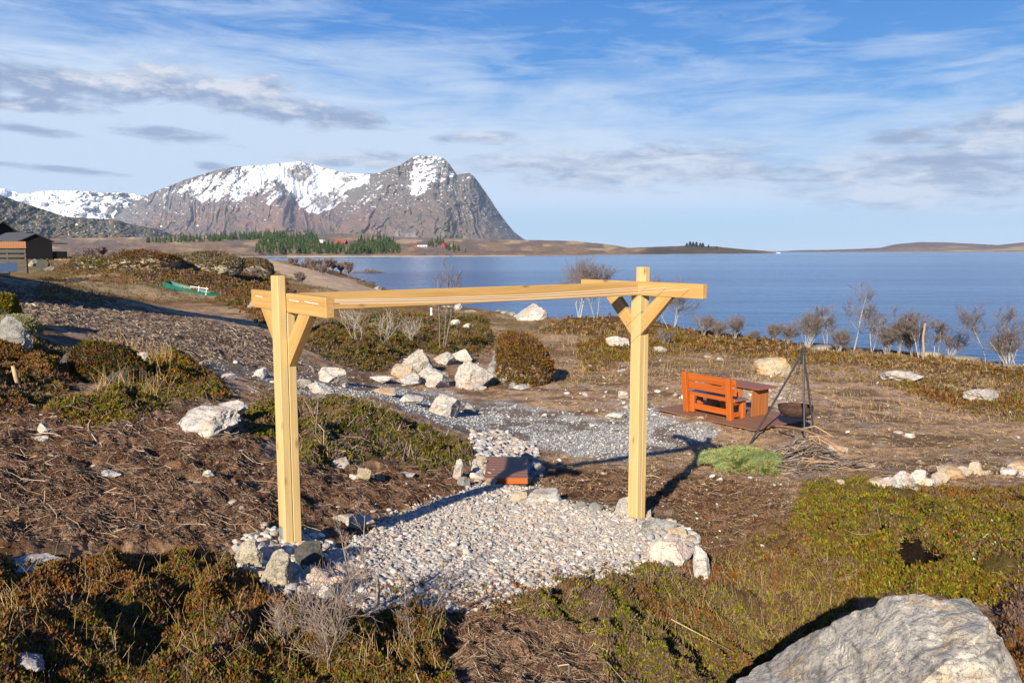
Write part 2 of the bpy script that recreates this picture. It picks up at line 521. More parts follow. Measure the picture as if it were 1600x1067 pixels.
def attr_mat(name, rough=.85, var=.35, scale=30, bmp=0.0, bscale=60, bdist=.01, spec=.2, trans=0.0):
    """colour from the mesh's own 'Col' tint, broken up with noise"""
    m, t, b = material(name)
    a = t.new('ShaderNodeAttribute', attribute_name='Col').outputs['Color']
    co = t.new('ShaderNodeTexCoord').outputs['Object']
    n = t.noise(co, scale, 5, .65)
    k = t.ramp(n, (.25, 1 - var), (.75, 1 + var))
    t.put(b.inputs['Base Color'], t.mix(1.0, a, k, 'MULTIPLY'))
    b.inputs['Roughness'].default_value = rough; b.inputs['Specular IOR Level'].default_value = spec
    if bmp: bump(t, b, t.noise(co, bscale, 6, .65), bmp, bdist)
    if trans:
        b.inputs['Subsurface Weight'].default_value = 0
        tr = t.new('ShaderNodeBsdfTranslucent'); t.l.new(a, tr.inputs[0])
        mx = t.new('ShaderNodeMixShader'); mx.inputs[0].default_value = trans
        t.l.new(b.outputs[0], mx.inputs[1]); t.l.new(tr.outputs[0], mx.inputs[2])
        t.l.new(mx.outputs[0], t.n['Material Output'].inputs[0])
    MAT[name] = m
    return m


attr_mat('ground', .95, .5, 45, 1.0, 70, .03, .03)
attr_mat('leaf', .85, .25, 60, 0, spec=.05, trans=.3)
attr_mat('stick', .85, .3, 50, .3, 120, .004, .08)
attr_mat('pebble', .85, .22, 35, .4, 110, .006, .08)
attr_mat('bark', .9, .45, 9, .4, 30, .01, .06)
attr_mat('painted', .8, .2, 8)

# far relief: vertex colour plus fine breakup in metres
m, t, b = material('far_rock')
a = t.new('ShaderNodeAttribute', attribute_name='Col').outputs['Color']
co = t.new('ShaderNodeTexCoord').outputs['Object']
n = t.noise(co, .035, 6, .7)
t.put(b.inputs['Base Color'], t.mix(1.0, a, t.ramp(n, (.3, .82), (.7, 1.16)), 'MULTIPLY'))
b.inputs['Roughness'].default_value = .95; b.inputs['Specular IOR Level'].default_value = .05
bump(t, b, t.noise(co, .02, 8, .7), .22, 14)
MAT['far_rock'] = m


def rock_mat(name, base, dark, warm, warm_amt=.5, lichen=0.0, speck=.4, vein=.5, scale=1.0, bdist=.03):
    m, t, b = material(name)
    co = t.new('ShaderNodeTexCoord').outputs['Object']
    oi = t.new('ShaderNodeObjectInfo').outputs['Random']
    off = t.new('ShaderNodeVectorMath', operation='ADD'); t.l.new(co, off.inputs[0])
    cmb = t.new('ShaderNodeCombineXYZ'); t.put(cmb.inputs[0], t.math('MULTIPLY', oi, 37.0)); t.put(cmb.inputs[1], t.math('MULTIPLY', oi, 91.0)); t.l.new(cmb.outputs[0], off.inputs[1])
    p = off.outputs[0]
    c = t.mix(t.ramp(t.noise(p, 2.2 * scale, 6, .65), (.38, 0), (.62, 1)), base, tuple(k * .78 for k in base))
    c = t.mix(t.math('MULTIPLY', t.ramp(t.noise(p, 1.5 * scale, 5, .6, 1.0), (.5, 0), (.64, 1)), warm_amt), c, warm)
    band = t.noise(t.mapping(p, (1.2 * scale, 1.0 * scale, 6 * scale), (.5, .35, .3)), 1.3, 6, .7, .6)
    c = t.mix(t.math('MULTIPLY', t.ramp(band, (.52, 0), (.66, 1)), vein), c, dark)
    sp = t.noise(p, 38 * scale, 3, .6)
    c = t.mix(t.math('MULTIPLY', t.ramp(sp, (.56, 0), (.64, 1)), speck), c, dark)
    fg = t.noise(p, 110 * scale, 4, .7)
    c = t.mix(1.0, c, t.ramp(fg, (.35, .72), (.65, 1.28)), 'MULTIPLY')
    vn = t.noise(p, 3.2 * scale, 7, .65, .4); crk = t.math('ABSOLUTE', t.math('SUBTRACT', vn, .5))
    c = t.mix(t.math('MULTIPLY', t.ramp(crk, (.0, 1), (.014, 0)), .75), c, tuple(k * .35 for k in dark))
    if lichen:
        li = t.noise(p, 7 * scale, 5, .7)
        c = t.mix(t.math('MULTIPLY', t.ramp(li, (.52, 0), (.58, 1)), lichen), c, (.055, .05, .03))
    t.put(b.inputs['Base Color'], c)
    b.inputs['Roughness'].default_value = .85; b.inputs['Specular IOR Level'].default_value = .12
    h = t.math('ADD', t.noise(p, 6 * scale, 8, .7), t.math('MULTIPLY', band, .6))
    bump(t, b, h, .75, bdist)
    MAT[name] = m


rock_mat('rock_white', (.50, .465, .42), (.20, .165, .135), (.42, .28, .17), .6, .25, .4, .6)
rock_mat('rock_tan', (.43, .35, .25), (.20, .155, .11), (.44, .25, .12), .7, .1, .3, .5)
rock_mat('rock_pink', (.52, .43, .36), (.26, .20, .17), (.52, .36, .25), .6, .1, .25, .4)
rock_mat('rock_grey', (.30, .285, .26), (.10, .10, .10), (.38, .29, .19), .4, .45, .5, .5)
rock_mat('rock_dark', (.075, .074, .07), (.025, .025, .025), (.14, .115, .08), .35, .6, .5, .4)
rock_mat('rock_lichen', (.40, .35, .26), (.16, .14, .11), (.44, .33, .18), .5, .5, .45, .4, 2.0)
rock_mat('rock_gneiss', (.47, .425, .355), (.085, .088, .09), (.46, .34, .21), .7, .2, .7, .75, 2.6, .02)


def wood_mat(name, light, dark, grain=1.0, rough=.6, knots=.5, axis=0, spec=.3):
    m, t, b = material(name)
    co = t.new('ShaderNodeTexCoord').outputs['Object']
    sc = [11, 11, 11]; sc[axis] = .45
    n = t.noise(t.mapping(co, tuple(sc)), 1.6, 6, .62, .8)
    sc2 = [60, 60, 60]; sc2[axis] = 1.5
    n2 = t.noise(t.mapping(co, tuple(sc2)), 2.0, 3, .6)
    f = t.math('ADD', t.math('MULTIPLY', n, .75), t.math('MULTIPLY', n2, .25))
    c = t.mix(t.math('MULTIPLY', t.ramp(f, (.30, 0), (.70, 1)), grain), light, dark)
    sk = [6.5, 6.5, 6.5]; sk[axis] = 2.6
    vo = t.new('ShaderNodeTexVoronoi'); vo.inputs['Scale'].default_value = 1.0
    t.l.new(t.mapping(co, tuple(sk)), vo.inputs['Vector'])
    c = t.mix(t.math('MULTIPLY', t.ramp(vo.outputs['Distance'], (.06, 1), (.15, 0)), knots), c, (dark[0] * .62, dark[1] * .48, dark[2] * .4))
    t.put(b.inputs['Base Color'], c)
    b.inputs['Roughness'].default_value = rough; b.inputs['Specular IOR Level'].default_value = spec
    bump(t, b, f, .10, .0015)
    MAT[name] = m


wood_mat('pine_vertical', (.58, .43, .205), (.40, .26, .095), 1.0, .65, .85, 2)
wood_mat('pine_along', (.52, .325, .12), (.35, .19, .055), 1.0, .65, .85, 0)
wood_mat('stained_orange', (.45, .110, .014), (.27, .055, .008), .9, .42, .5, 0, .45)
wood_mat('stained_orange_upright', (.47, .118, .015), (.28, .058, .008), .9, .42, .5, 2, .45)
wood_mat('seat_brown', (.20, .12, .10), (.12, .07, .06), .8, .38, .2, 0, .5)
wood_mat('table_brown', (.28, .10, .045), (.17, .055, .025), .9, .5, .3, 0, .4)
wood_mat('table_brown_upright', (.36, .125, .03), (.22, .07, .018), .9, .5, .3, 2, .4)
wood_mat('deck_brown', (.235, .115, .065), (.14, .065, .036), .9, .6, .2, 0, .3)
wood_mat('step_brown', (.24, .115, .068), (.15, .068, .038), .9, .55, .2, 0, .35)
wood_mat('shaded_weathered_grey', (.075, .067, .054), (.045, .041, .034), .9, .8, .3, 0)  # base darkened to stand in for the shade on the slat wall
wood_mat('plank_orange', (.26, .12, .05), (.18, .075, .03), .9, .7, .3, 0)
wood_mat('lumber_yellow', (.46, .34, .18), (.36, .25, .12), .8, .7, .3, 0)
wood_mat('black_board', (.008, .0065, .006), (.004, .0035, .0035), .8, .7, 0, 2)


def plain(name, col, rough=.6, metal=0.0, var=.25, scale=8, spec=.4, bmp=.15):
    m, t, b = material(name)
    co = t.new('ShaderNodeTexCoord').outputs['Object']
    n = t.noise(co, scale, 6, .65)
    t.put(b.inputs['Base Color'], t.mix(1.0, tuple(col), t.ramp(n, (.3, 1 - var), (.7, 1 + var)), 'MULTIPLY'))
    b.inputs['Roughness'].default_value = rough; b.inputs['Metallic'].default_value = metal; b.inputs['Specular IOR Level'].default_value = spec
    if bmp: bump(t, b, t.noise(co, scale * 6, 4, .6), bmp, .004)
    MAT[name] = m


plain('galvanised', (.55, .57, .58), .45, .8, .2, 25)
plain('black_iron', (.035, .036, .037), .55, .3, .3, 20)
plain('rusty_iron', (.055, .034, .026), .85, .1, .55, 14, .2, .5)
plain('ash_rust', (.12, .046, .022), .95, 0, .6, 18, .1, .8)
plain('roof_felt', (.055, .055, .062), .85, 0, .2, 3)
plain('white_paint', (.75, .74, .72), .6, 0, .1, 2)
plain('red_paint', (.26, .028, .022), .7, 0, .2, 2)
plain('rust_red_paint', (.22, .055, .038), .7, 0, .2, 2)
plain('grey_paint', (.35, .38, .38), .7, 0, .2, 2)
plain('slate_roof', (.06, .06, .065), .7, 0, .2, 2)
plain('teal_hull', (.012, .10, .07), .35, 0, .25, 3, .5, .05)
plain('tub_cover', (.012, .016, .022), .75, 0, .2, 3, .5)
plain('wire_coat', (.72, .70, .66), .5, 0, .05, 5, .4, 0)
plain('window_dark', (.02, .025, .03), .2, 0, .1, 5, .5, 0)

# ------------------------------------------------------------------ ground
m2f = lambda c: np.array(c, float)


def ground_colours(x, y, r, M):
    n1 = fbm(x * 1.3, y * 1.3, 61, 4)[:, None]; n2 = fbm(x * 6, y * 6, 67, 4, .6)[:, None]; n3 = vnoise(x * 30, y * 30, 71)[:, None]
    nl = fbm(x * .3, y * .3, 73, 3)[:, None]
    # default cover of the moor: dry brown turf, straw patches, olive patches
    straw = m2f((.36, .25, .155)); brown = m2f((.175, .108, .070)); olive = m2f((.115, .085, .026)); grey = m2f((.27, .22, .185))
    c = brown + (straw - brown) * ss(.30, .58, n2 * .6 + n1 * .4)
    c = c + (olive - c) * (.6 * ss(.54, .66, n1 * .5 + nl * .5))
    c = c + (grey - c) * (.8 * ss(.50, .66, fbm(x * 1.4, y * 2.6, 77, 4)[:, None]))
    c = c + (m2f((.065, .045, .034)) - c) * (.7 * ss(.54, .68, fbm(x * .7, y * 1.6, 79, 4)[:, None]))
    far = ss(26, 55, r)[:, None]
    farc = m2f((.135, .078, .030)) + (m2f((.24, .19, .12)) - m2f((.135, .078, .030))) * ss(.52, .66, fbm(x * .35, y * .35, 81, 4)[:, None])
    farc = farc + (m2f((.085, .085, .025)) - farc) * ss(.55, .66, fbm(x * .22 + 9, y * .22, 83, 3)[:, None])
    c = c + (farc - c) * far * .8
    # shoreline rock and weed near the water line
    zz = base_h(x, y)[:, None]
    sh = ss(-5.6, -6.6, zz + (n1 - .5) * 1.2)
    c = c + (m2f((.17, .15, .125)) * (.6 + .8 * n2) - c) * sh
    c = c + (m2f((.035, .03, .022)) - c) * ss(-6.9, -7.2, zz)
    pe = M['peat'][:, None]
    peat = m2f((.060, .029, .018)) + (m2f((.17, .098, .062)) - m2f((.060, .029, .018))) * ss(.4, .68, n2)
    c = c + (peat - c) * pe * .92
    mu = M['mulch'][:, None]
    mul = m2f((.095, .060, .042)) + (m2f((.27, .215, .165)) - m2f((.095, .060, .042))) * ss(.42, .72, n2 * .6 + n3 * .4)
    c = c + (mul - c) * mu * .9
    he = M['heath'][:, None]; g = M['green'][:, None]
    hc = m2f((.075, .040, .016)) * (1 - g) + m2f((.050, .045, .012)) * g
    c = c + (hc * (.6 + .8 * n2) - c) * he * .9
    br = M['bright'][:, None]
    c = c + (m2f((.40, .33, .25)) * (.5 + n2) - c) * br * .8
    pa = M['path'][:, None]
    gc = m2f((.33, .32, .30)) * (.55 + .9 * n3) * (.8 + .4 * n1)
    dirt = ss(.50, .66, fbm(x * 1.1 + 5, y * 1.1, 87, 4))[:, None] * .75
    gc = gc + (m2f((.17, .115, .075)) - gc) * dirt
    c = c + (gc - c) * pa
    tr = M['track'][:, None]
    c = c + (m2f((.33, .255, .185)) * (.8 + .4 * n1) - c) * tr
    pd = M['pad'][:, None]
    c = c + (m2f((.30, .28, .25)) * (.5 + n3 * .9) - c) * pd
    hole_shade = ss(1.7, 1.35, np.hypot((x - HOLE[0]) / .13, (y - HOLE[1]) / .26))[:, None]
    c = c + (m2f((.012, .009, .007)) - c) * hole_shade  # near-black painted over the hollow in place of its shade
    return np.clip(c * (1.22 * (1 - .25 * np.maximum(pd, pa))) * m2f((1.12, 1.02, .92)) ** (1 - .8 * np.maximum(pd, pa)), .004, .9)


def build_ground():
    fine = np.radians(np.arange(-41, 41.01, .105)); mid = np.radians(np.arange(41.6, 60, .6)); wide = np.radians(np.arange(64, 180, 5))
    az = np.concatenate([-wide[::-1], -mid[::-1], fine, mid, wide])
    lr = np.concatenate([np.log(np.geomspace(.12, 2.4, 12)), np.linspace(math.log(2.5), math.log(30), 560), np.linspace(math.log(30), math.log(260), 260)[1:], np.log(np.geomspace(290, 11500, 34))])
    A, L = np.meshgrid(az, lr)
    r = np.exp(L).ravel(); A = A.ravel()
    x = np.sin(A) * r; y = np.cos(A) * r
    z, M = surf(x, y, True)
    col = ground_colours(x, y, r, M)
    V = np.stack([x, y, z], 1)
    na, nr = len(az), len(lr)
    i = np.arange(nr - 1)[:, None] * na; j = np.arange(na)[None]; j2 = (j + 1) % na
    q = np.stack([i + j, i + j2, i + na + j2, i + na + j], -1).reshape(-1, 4)
    o = mesh_arrays('ground', V, q, MAT['ground'], None, col, smooth=True)
    tag(o, kind='structure')


build_ground()

# ------------------------------------------------------------------ sea
m, t, b = material('sea_water')
co = t.new('ShaderNodeTexCoord').outputs['Object']
w1 = t.noise(t.mapping(co, (.55, 1.0, 1), (0, 0, .35)), 1.1, 5, .6, .3)
w2 = t.noise(t.mapping(co, (.05, .16, 1), (0, 0, .2)), 1.0, 4, .6)
streak = t.noise(t.mapping(co, (.0016, .017, 1), (0, 0, .05)), 1.0, 4, .6)
b.inputs['Base Color'].default_value = (.012, .05, .125, 1)
t.put(b.inputs['Base Color'], t.mix(t.ramp(streak, (.38, 0), (.66, 1)), (.005, .058, .185), (.035, .13, .28)))
b.inputs['Roughness'].default_value = .16; b.inputs['IOR'].default_value = 1.33; b.inputs['Specular IOR Level'].default_value = .32
h = t.math('ADD', t.math('MULTIPLY', w1, .5), t.math('MULTIPLY', w2, 1.3))
nd = t.new('ShaderNodeBump'); nd.inputs['Distance'].default_value = .55
t.put(nd.inputs['Strength'], t.ramp(streak, (.35, .95), (.7, .5)))
t.l.new(h, nd.inputs['Height']); t.l.new(nd.outputs[0], b.inputs['Normal'])
MAT['sea'] = m
L = 11400
o = mesh_arrays('sea', [(-L, 20, SEA), (L, 20, SEA), (L, L + 600, SEA), (-L, L + 600, SEA)], [[0, 1, 2, 3]], m)
tag(o, kind='structure')


# ------------------------------------------------------------------ far land
def interp(pts):
    p = np.array(pts, float)
    return lambda u: np.interp(u, p[:, 0], p[:, 1])


def relief(name, u0, u1, nu, nt, top, bot, depth, colour, jag=0.0, back=1500, seed=0, tp=1.0):
    us = np.linspace(u0, u1, nu)
    tv = top(us) - jag * (fbm(us * .09, us * 0, seed, 4, .6) - .5) * 2
    bv = bot(us)
    T = np.linspace(0, 1, nt) ** tp
    U, TT = np.meshgrid(us, T)
    Vp = bv[None] + (tv - bv)[None] * TT
    k, m_ = ray(U, Vp)
    D = depth(U, TT, Vp)
    X, Y, Z = k * D, D, m_ * D
    col = colour(U.ravel(), TT.ravel(), Vp.ravel())
    # far side, so that the hill has a back
    k2, _ = ray(us, tv); Db = D[-1] + back
    P = np.stack([np.concatenate([X.ravel(), k2 * Db]), np.concatenate([Y.ravel(), Db]), np.concatenate([Z.ravel(), np.full(nu, SEA - 30)])], 1)
    col = np.concatenate([col, col[-nu:]])
    i = np.arange(nt)[:, None] * nu; j = np.arange(nu - 1)[None]
    q = np.stack([i + j, i + j + 1, i + nu + j + 1, i + nu + j], -1).reshape(-1, 4)
    o = mesh_arrays(name, P, q, MAT['far_rock'], None, col, smooth=True)
    tag(o, kind='structure')
    return o


# main mountain ---------------------------------------------------------
top_m = interp([(120, 372), (170, 345), (200, 325), (225, 306.5), (262, 291.7), (289, 281), (315, 273), (341, 265.5), (367, 260.7), (394, 259.4), (420, 258), (440, 254.7), (470, 252.8), (480.6, 254.2),
                (502, 262), (534, 269.8), (561, 271.7), (580, 272), (593, 270.3), (604, 265), (626, 258), (642, 247.5), (652, 244), (668, 243.2), (682, 244), (693, 247.5), (703, 258), (714, 273.5), (722, 271.7),
                (734, 270.0), (739, 274.4), (749, 286.5), (760, 302.6), (776, 326.8), (789.8, 345.6), (803, 361.7), (816.7, 372.5), (826, 378), (850, 388)])
Z2 = lambda L: [(400 + a / 3.72, 230 + b / 3.72) for a, b in L]
Z1 = lambda L: [(a / 3.81, 230 + b / 3.81) for a, b in L]
SNOW = [(Z1([(930, 300), (1010, 262), (1080, 215), (1180, 178), (1330, 142), (1450, 108), (1620, 90), (1640, 230), (1560, 290), (1480, 310), (1400, 325), (1300, 335), (1200, 330), (1160, 300), (1080, 300)]), .55),
        (Z2([(-80, 90), (260, 70), (310, 85), (400, 120), (520, 148), (660, 152), (660, 215), (560, 240), (520, 260), (540, 300), (480, 330), (440, 360), (360, 392), (300, 380), (250, 340), (190, 260), (140, 205), (90, 190), (40, 240), (-60, 290)]), .72),
        (Z2([(45, 320), (100, 255), (150, 230), (150, 270), (100, 310), (70, 360)]), .72),
        (Z2([(600, 300), (700, 210), (755, 200), (720, 260), (640, 330), (560, 370), (470, 415), (460, 390), (540, 350)]), .50),
        (Z2([(930, 45), (1060, 40), (1110, 100), (1170, 165), (1110, 190), (1060, 210), (990, 265), (930, 290), (880, 270), (865, 225), (900, 150)]), .64),
        (Z2([(840, 130), (900, 55), (935, 45), (910, 90), (870, 130)]), .5), (Z2([(790, 195), (830, 165), (815, 195)]), .6),
        (Z2([(1070, 250), (1130, 205), (1190, 205), (1150, 235), (1090, 260)]), .5),
        (Z2([(1220, 180), (1245, 150), (1260, 190), (1235, 200)]), .5),
        (Z2([(40, 415), (120, 430), (100, 445), (50, 435)]), .55), (Z2([(195, 310), (240, 330), (290, 390), (240, 370)]), .5)]
BARE = [Z2([(170, 130), (230, 100), (310, 115), (335, 150), (300, 180), (290, 200), (240, 200), (190, 180)]), Z2([(415, 270), (450, 235), (490, 250), (480, 290), (430, 290)]), Z2([(320, 300), (380, 280), (460, 300), (545, 290), (520, 330), (420, 340), (380, 370), (330, 330)]),
        Z2([(1040, 90), (1080, 80), (1120, 150), (1090, 185), (1050, 170)]), Z1([(1300, 140), (1400, 112), (1420, 135), (1330, 165)]), Z2([(480, 180), (560, 165), (600, 185), (530, 210)])]


def ribs(u, v, s):
    """fall-line gullies leaning with the slope"""
    lean = np.where(u < 520, (u - 440) * .004, (u - 680) * .006)
    a = u - (v - 250) * lean * .6 + (fbm(u * .02, v * .02, s + 5, 3) - .5) * 30
    r1 = 1 - np.abs(2 * fbm(a * .055, v * .012, s, 3) - 1); r2 = 1 - np.abs(2 * fbm(a * .15, v * .03, s + 9, 3) - 1)
    return r1 * .65 + r2 * .35


def depth_m(U, T, V):
    base = 5200 + 900 * ss(700, 350, U)
    d = base + T ** .9 * (1900 + 500 * ss(650, 420, U))
    # the bowl between the two summits lies farther back; the right-hand summit bulges out
    d += 700 * np.exp(-(((U - 520) / 75) ** 2)) * ss(.15, .75, T)
    d -= 450 * np.exp(-(((U - 430 - (V - 290) * .25) / 24) ** 2)) * ss(1.0, .55, T) * ss(.0, .3, T)
    d -= 260 * np.exp(-(((U - 735 + (V - 270) * .55) / 34) ** 2)) * ss(.0, .4, T) * ss(1.15, .8, T)
    d -= 330 * np.exp(-(((U - 600 + (V - 265) * .35) / 30) ** 2)) * ss(.1, .4, T)
    d += (ribs(U, V, 101) - .6) * -240 * ss(0, .25, T)
    d += (fbm(U * .08, V * .12, 111, 5, .55) - .5) * 190 * ss(0, .2, T)
    return d


def col_m(u, t, v):
    n = fbm(u * .07, v * .1, 121, 5, .6); nf = fbm(u * .35, v * .5, 127, 4, .6); rb = ribs(u, v, 101)
    low = m2f((.175, .108, .085)); birch = m2f((.130, .096, .090)); rock = m2f((.14, .127, .127)); green = m2f((.095, .09, .06)); scree = m2f((.20, .185, .165))
    g = ss(.45, .75, t + (n - .5) * .5)[:, None]
    c = birch + (low - birch) * ss(.42, .6, n)[:, None]
    c = c + (rock - c) * g * .8
    rm = ss(560, 640, u)[:, None]                                     # the right-hand summit is greyer and steeper
    c = c + ((m2f((.132, .108, .103)) + (m2f((.105, .098, .083)) - m2f((.132, .108, .103))) * ss(.4, .6, nf)[:, None]) - c) * rm * .55
    c = c + (green - c) * (ss(.55, .66, fbm(u * .03 + 4, v * .06, 131, 3)) * ss(.5, .2, t) * .6)[:, None]
    sc = ss(.52, .7, fbm(u * .09, v * .05, 137, 4)) * np.exp(-(((v - 362 - (fbm(u * .05, u * 0, 139, 2) - .5) * 22) / 6.0) ** 2)) * ss(560, 620, u) * ss(812, 790, u)
    c = c + (scree - c) * (sc * .9)[:, None]
    c = c * (.86 + .28 * nf)[:, None]
    # crags near the right-hand edge
    c = c * (1 - .2 * ss(.5, .7, nf) * ss(.5, .8, t))[:, None]
    s = np.zeros_like(u)
    for P, k in SNOW:
        sd = poly_sd(u, v, P)
        thr = .60 - (k - .5) * .60 - ss(-1.5, 12, sd) * .10 + ss(2, -7, sd) * .6
        al, ac_ = u * .78 - v * .62, u * .62 + v * .78
        sl = fbm(al * .05, ac_ * .24, 149, 5, .68); lw = ss(640, 590, u)
        f = .30 * nf + (.58 * sl + .12 * (1.12 - rb)) * lw + (.40 * fbm(u * .13 + v * .16, v * .30, 153, 5, .7) + .30 * (1.12 - rb)) * (1 - lw)
        s = np.maximum(s, ss(thr - .025, thr + .025, f))
    for P in BARE:
        sd = poly_sd(u, v, P) + (nf - .5) * 14
        s = s * (1 - .9 * ss(-1, 1.5, sd) * ss(.35, .55, nf + .1))
    sp = ss(.80, .82, fbm(u * .3 + 7, v * .6, 151, 2)) * ss(.3, .6, t) * .8
    s = np.maximum(s, sp)
    snow = m2f((.80, .82, .86))
    return c + (snow - c) * s[:, None]


relief('mountain', 120, 850, 1100, 300, top_m, lambda u: 0 * u + 392, depth_m, col_m, .8, 2500, 3)

# snowy mountain far left ------------------------------------------------
top_s = interp([(-160, 268), (-60, 283), (0, 291.7), (15, 298.8), (39, 303), (65, 298.8), (126, 298), (162, 302), (178, 300.3), (199, 302), (226, 306), (300, 330)])


def col_s(u, t, v):
    nf = fbm(u * .3 + v * .2, v * .5, 161, 4, .6); n2 = fbm(u * .1 - v * .08, v * .2, 163, 4, .6)
    rock = m2f((.115, .10, .097)) * (.75 + .5 * nf)[:, None]
    f = .5 * nf + .5 * n2
    thr = .36 + .17 * ss(90, 200, u) + .16 * ss(.55, .1, t)
    s = ss(thr - .03, thr + .03, f)
    return rock + (m2f((.86, .88, .92)) - rock) * s[:, None]


relief('snowy_hills', -160, 300, 520, 110, top_s, lambda u: 0 * u + 375, lambda U, T, V: 7600 + 1700 * T - 500 * (fbm(U * .05, V * .1, 165, 5, .6) - .5) * ss(0, .2, T), col_s, .8, 2000, 5)

# dark wooded hill at the left ------------------------------------------
top_d = interp([(-260, 285), (-120, 296), (0, 304.8), (26, 314), (52, 321.9), (79, 331), (105, 339), (147, 341.5), (178, 342.9), (210, 352), (249, 358.6), (270, 366.5), (285, 372), (310, 380)])


def col_d(u, t, v):
    n = fbm(u * .05, v * .12, 171, 4); nf = fbm(u * .4, v * .8, 173, 3)
    c = m2f((.085, .076, .060)) + (m2f((.12, .10, .062)) - m2f((.085, .076, .060))) * ss(.4, .6, n)[:, None]
    c = c + (m2f((.10, .068, .055)) - c) * ss(.45, .1, t)[:, None] * .7
    c = c * (.65 + .7 * nf)[:, None]
    s = ss(.775, .80, fbm(u * .45, v * .8, 179, 2)) * ss(.2, .4, t)
    return c + (m2f((.6, .6, .62)) - c) * (s * .8)[:, None]


relief('birch_hill', -260, 310, 560, 110, top_d, lambda u: 0 * u + 394, lambda U, T, V: 1900 + 900 * T - 160 * (fbm(U * .06, V * .1, 175, 5, .65) - .5) * ss(0, .2, T), col_d, .9, 1200, 7)

# coastal lowland --------------------------------------------------------
top_l = interp([(-260, 374), (60, 374), (110, 372), (200, 371), (278, 369), (360, 366), (460, 363), (560, 366), (640, 371), (760, 374), (850, 375.5), (900, 377), (950, 382), (985, 387.5), (1030, 385.5), (1080, 384),
                (1120, 385.5), (1160, 389.5), (1195, 392.0), (1215, 395)])
shore_l = interp([(-260, 409), (300, 406), (340, 403), (450, 402), (640, 401.3), (820, 400.5), (1000, 398), (1150, 396.4), (1215, 396)])


def depth_l(U, T, V):
    kk, mm = ray(U, shore_l(U)); d0 = np.abs(SEA / mm)
    top = np.interp(U, [-260, 200, 600, 850, 1000, 1215], [1800, 1900, 2300, 2300, 2200, 2300])
    w = T ** 2.2
    return np.maximum(d0 - 4, d0 * .995) * (1 - w) + np.maximum(top, d0 + 60) * w + (fbm(U * .05, V * .25, 181, 4) - .5) * 60 * ss(.03, .3, T)


def col_l(u, t, v):
    n = fbm(u * .04, v * .3, 183, 4); nf = fbm(u * .25, v * .9, 187, 4)
    heath = m2f((.25, .165, .105)); straw = m2f((.40, .285, .165)); birch = m2f((.155, .118, .10))
    c = heath + (straw - heath) * (ss(.5, .68, n) * ss(.2, .5, t))[:, None]
    c = c + (birch - c) * (ss(.47, .58, fbm(u * .03 + 3, v * .18, 189, 4)) * .85)[:, None]
    c = c * (.7 + .6 * nf)[:, None]
    wd = ss(985, 1020, u)[:, None] * ss(1215, 1180, u)[:, None]
    c = c + (m2f((.075, .062, .045)) * (.6 + .8 * nf)[:, None] - c) * wd * .8
    be = ss(.075, .045, t + (nf - .5) * .03) * ss(330, 350, u)
    c = c + (m2f((.34, .30, .25)) - c) * (be * .9)[:, None]
    return c


relief('coast', -260, 1215, 900, 90, top_l, lambda u: shore_l(u) + .4, depth_l, col_l, .5, 1200, 9)

# low islands at the right ----------------------------------------------
top_r = interp([(1205, 393.8), (1225, 392.6), (1250, 391), (1300, 390.3), (1340, 389), (1375, 387.5), (1400, 381.5), (1440, 378.3), (1480, 379), (1520, 381), (1560, 383), (1585, 380.5), (1610, 377.5), (1700, 374), (1850, 380), (2000, 391)])


def col_r(u, t, v):
    n = fbm(u * .03, v * .4, 191, 4); nf = fbm(u * .2, v * .8, 193, 3)
    c = m2f((.2, .15, .12)) + (m2f((.15, .115, .11)) - m2f((.2, .15, .12))) * ss(.4, .6, t)[:, None]
    c = c * (.75 + .5 * nf)[:, None]
    f = ss(.5, .62, fbm(u * .02 + 2, v * .5, 195, 3)) * ss(1460, 1500, u) * ss(.75, .5, t)
    c = c + (m2f((.38, .29, .16)) - c) * (f * .8)[:, None]
    be = ss(.16, .1, t)
    return c + (m2f((.32, .28, .24)) - c) * (be * .5)[:, None]


relief('islands', 1205, 2000, 420, 50, top_r, lambda u: 0 * u + 394.6, lambda U, T, V: 3500 + 700 * T + (fbm(U * .04, V * .3, 197, 3) - .5) * 120 * T, col_r, .35, 900, 11)

# ------------------------------------------------------------------ the air
m = bpy.data.materials.new('haze'); m.use_nodes = True; t = NT(m.node_tree); t.n.remove(t.n['Principled BSDF'])
pv = t.new('ShaderNodeVolumePrincipled'); pv.inputs['Color'].default_value = (.62, .80, 1, 1); pv.inputs['Density'].default_value = HAZE; pv.inputs['Anisotropy'].default_value = 0
t.l.new(pv.outputs[0], t.n['Material Output'].inputs['Volume'])
b = MB(); b.box((0, 500, 500), (24000, 26000, 1100), None, 1.0)
tag(b.build('haze', m), kind='stuff')

# ------------------------------------------------------------------ sky, sun, camera
SUN_AZ, SUN_EL = R(18.8), R(23.3)             # direction the light travels, turned right of straight ahead; height above the horizon
w = bpy.data.worlds.new('World'); SC.world = w; w.use_nodes = True
t = NT(w.node_tree); bg = t.n['Background']
SKS = .06
EXP = 1.0
bg.inputs['Strength'].default_value = SKS
sky = t.new('ShaderNodeTexSky', sky_type='NISHITA'); sky.sun_disc = False
sky.sun_elevation = SUN_EL; sky.sun_rotation = SUN_AZ + math.pi
sky.altitude = 0; sky.air_density = 1.0; sky.dust_density = .35; sky.ozone_density = 2.5
hsv = t.new('ShaderNodeHueSaturation'); t.l.new(sky.outputs[0], hsv.inputs['Color'])
hsv.inputs['Saturation'].default_value = 1.3; hsv.inputs['Value'].default_value = 1.0; hsv.inputs['Hue'].default_value = .5
g = t.new('ShaderNodeTexCoord').outputs['Generated']
nrm = t.new('ShaderNodeVectorMath', operation='NORMALIZE'); t.l.new(g, nrm.inputs[0])
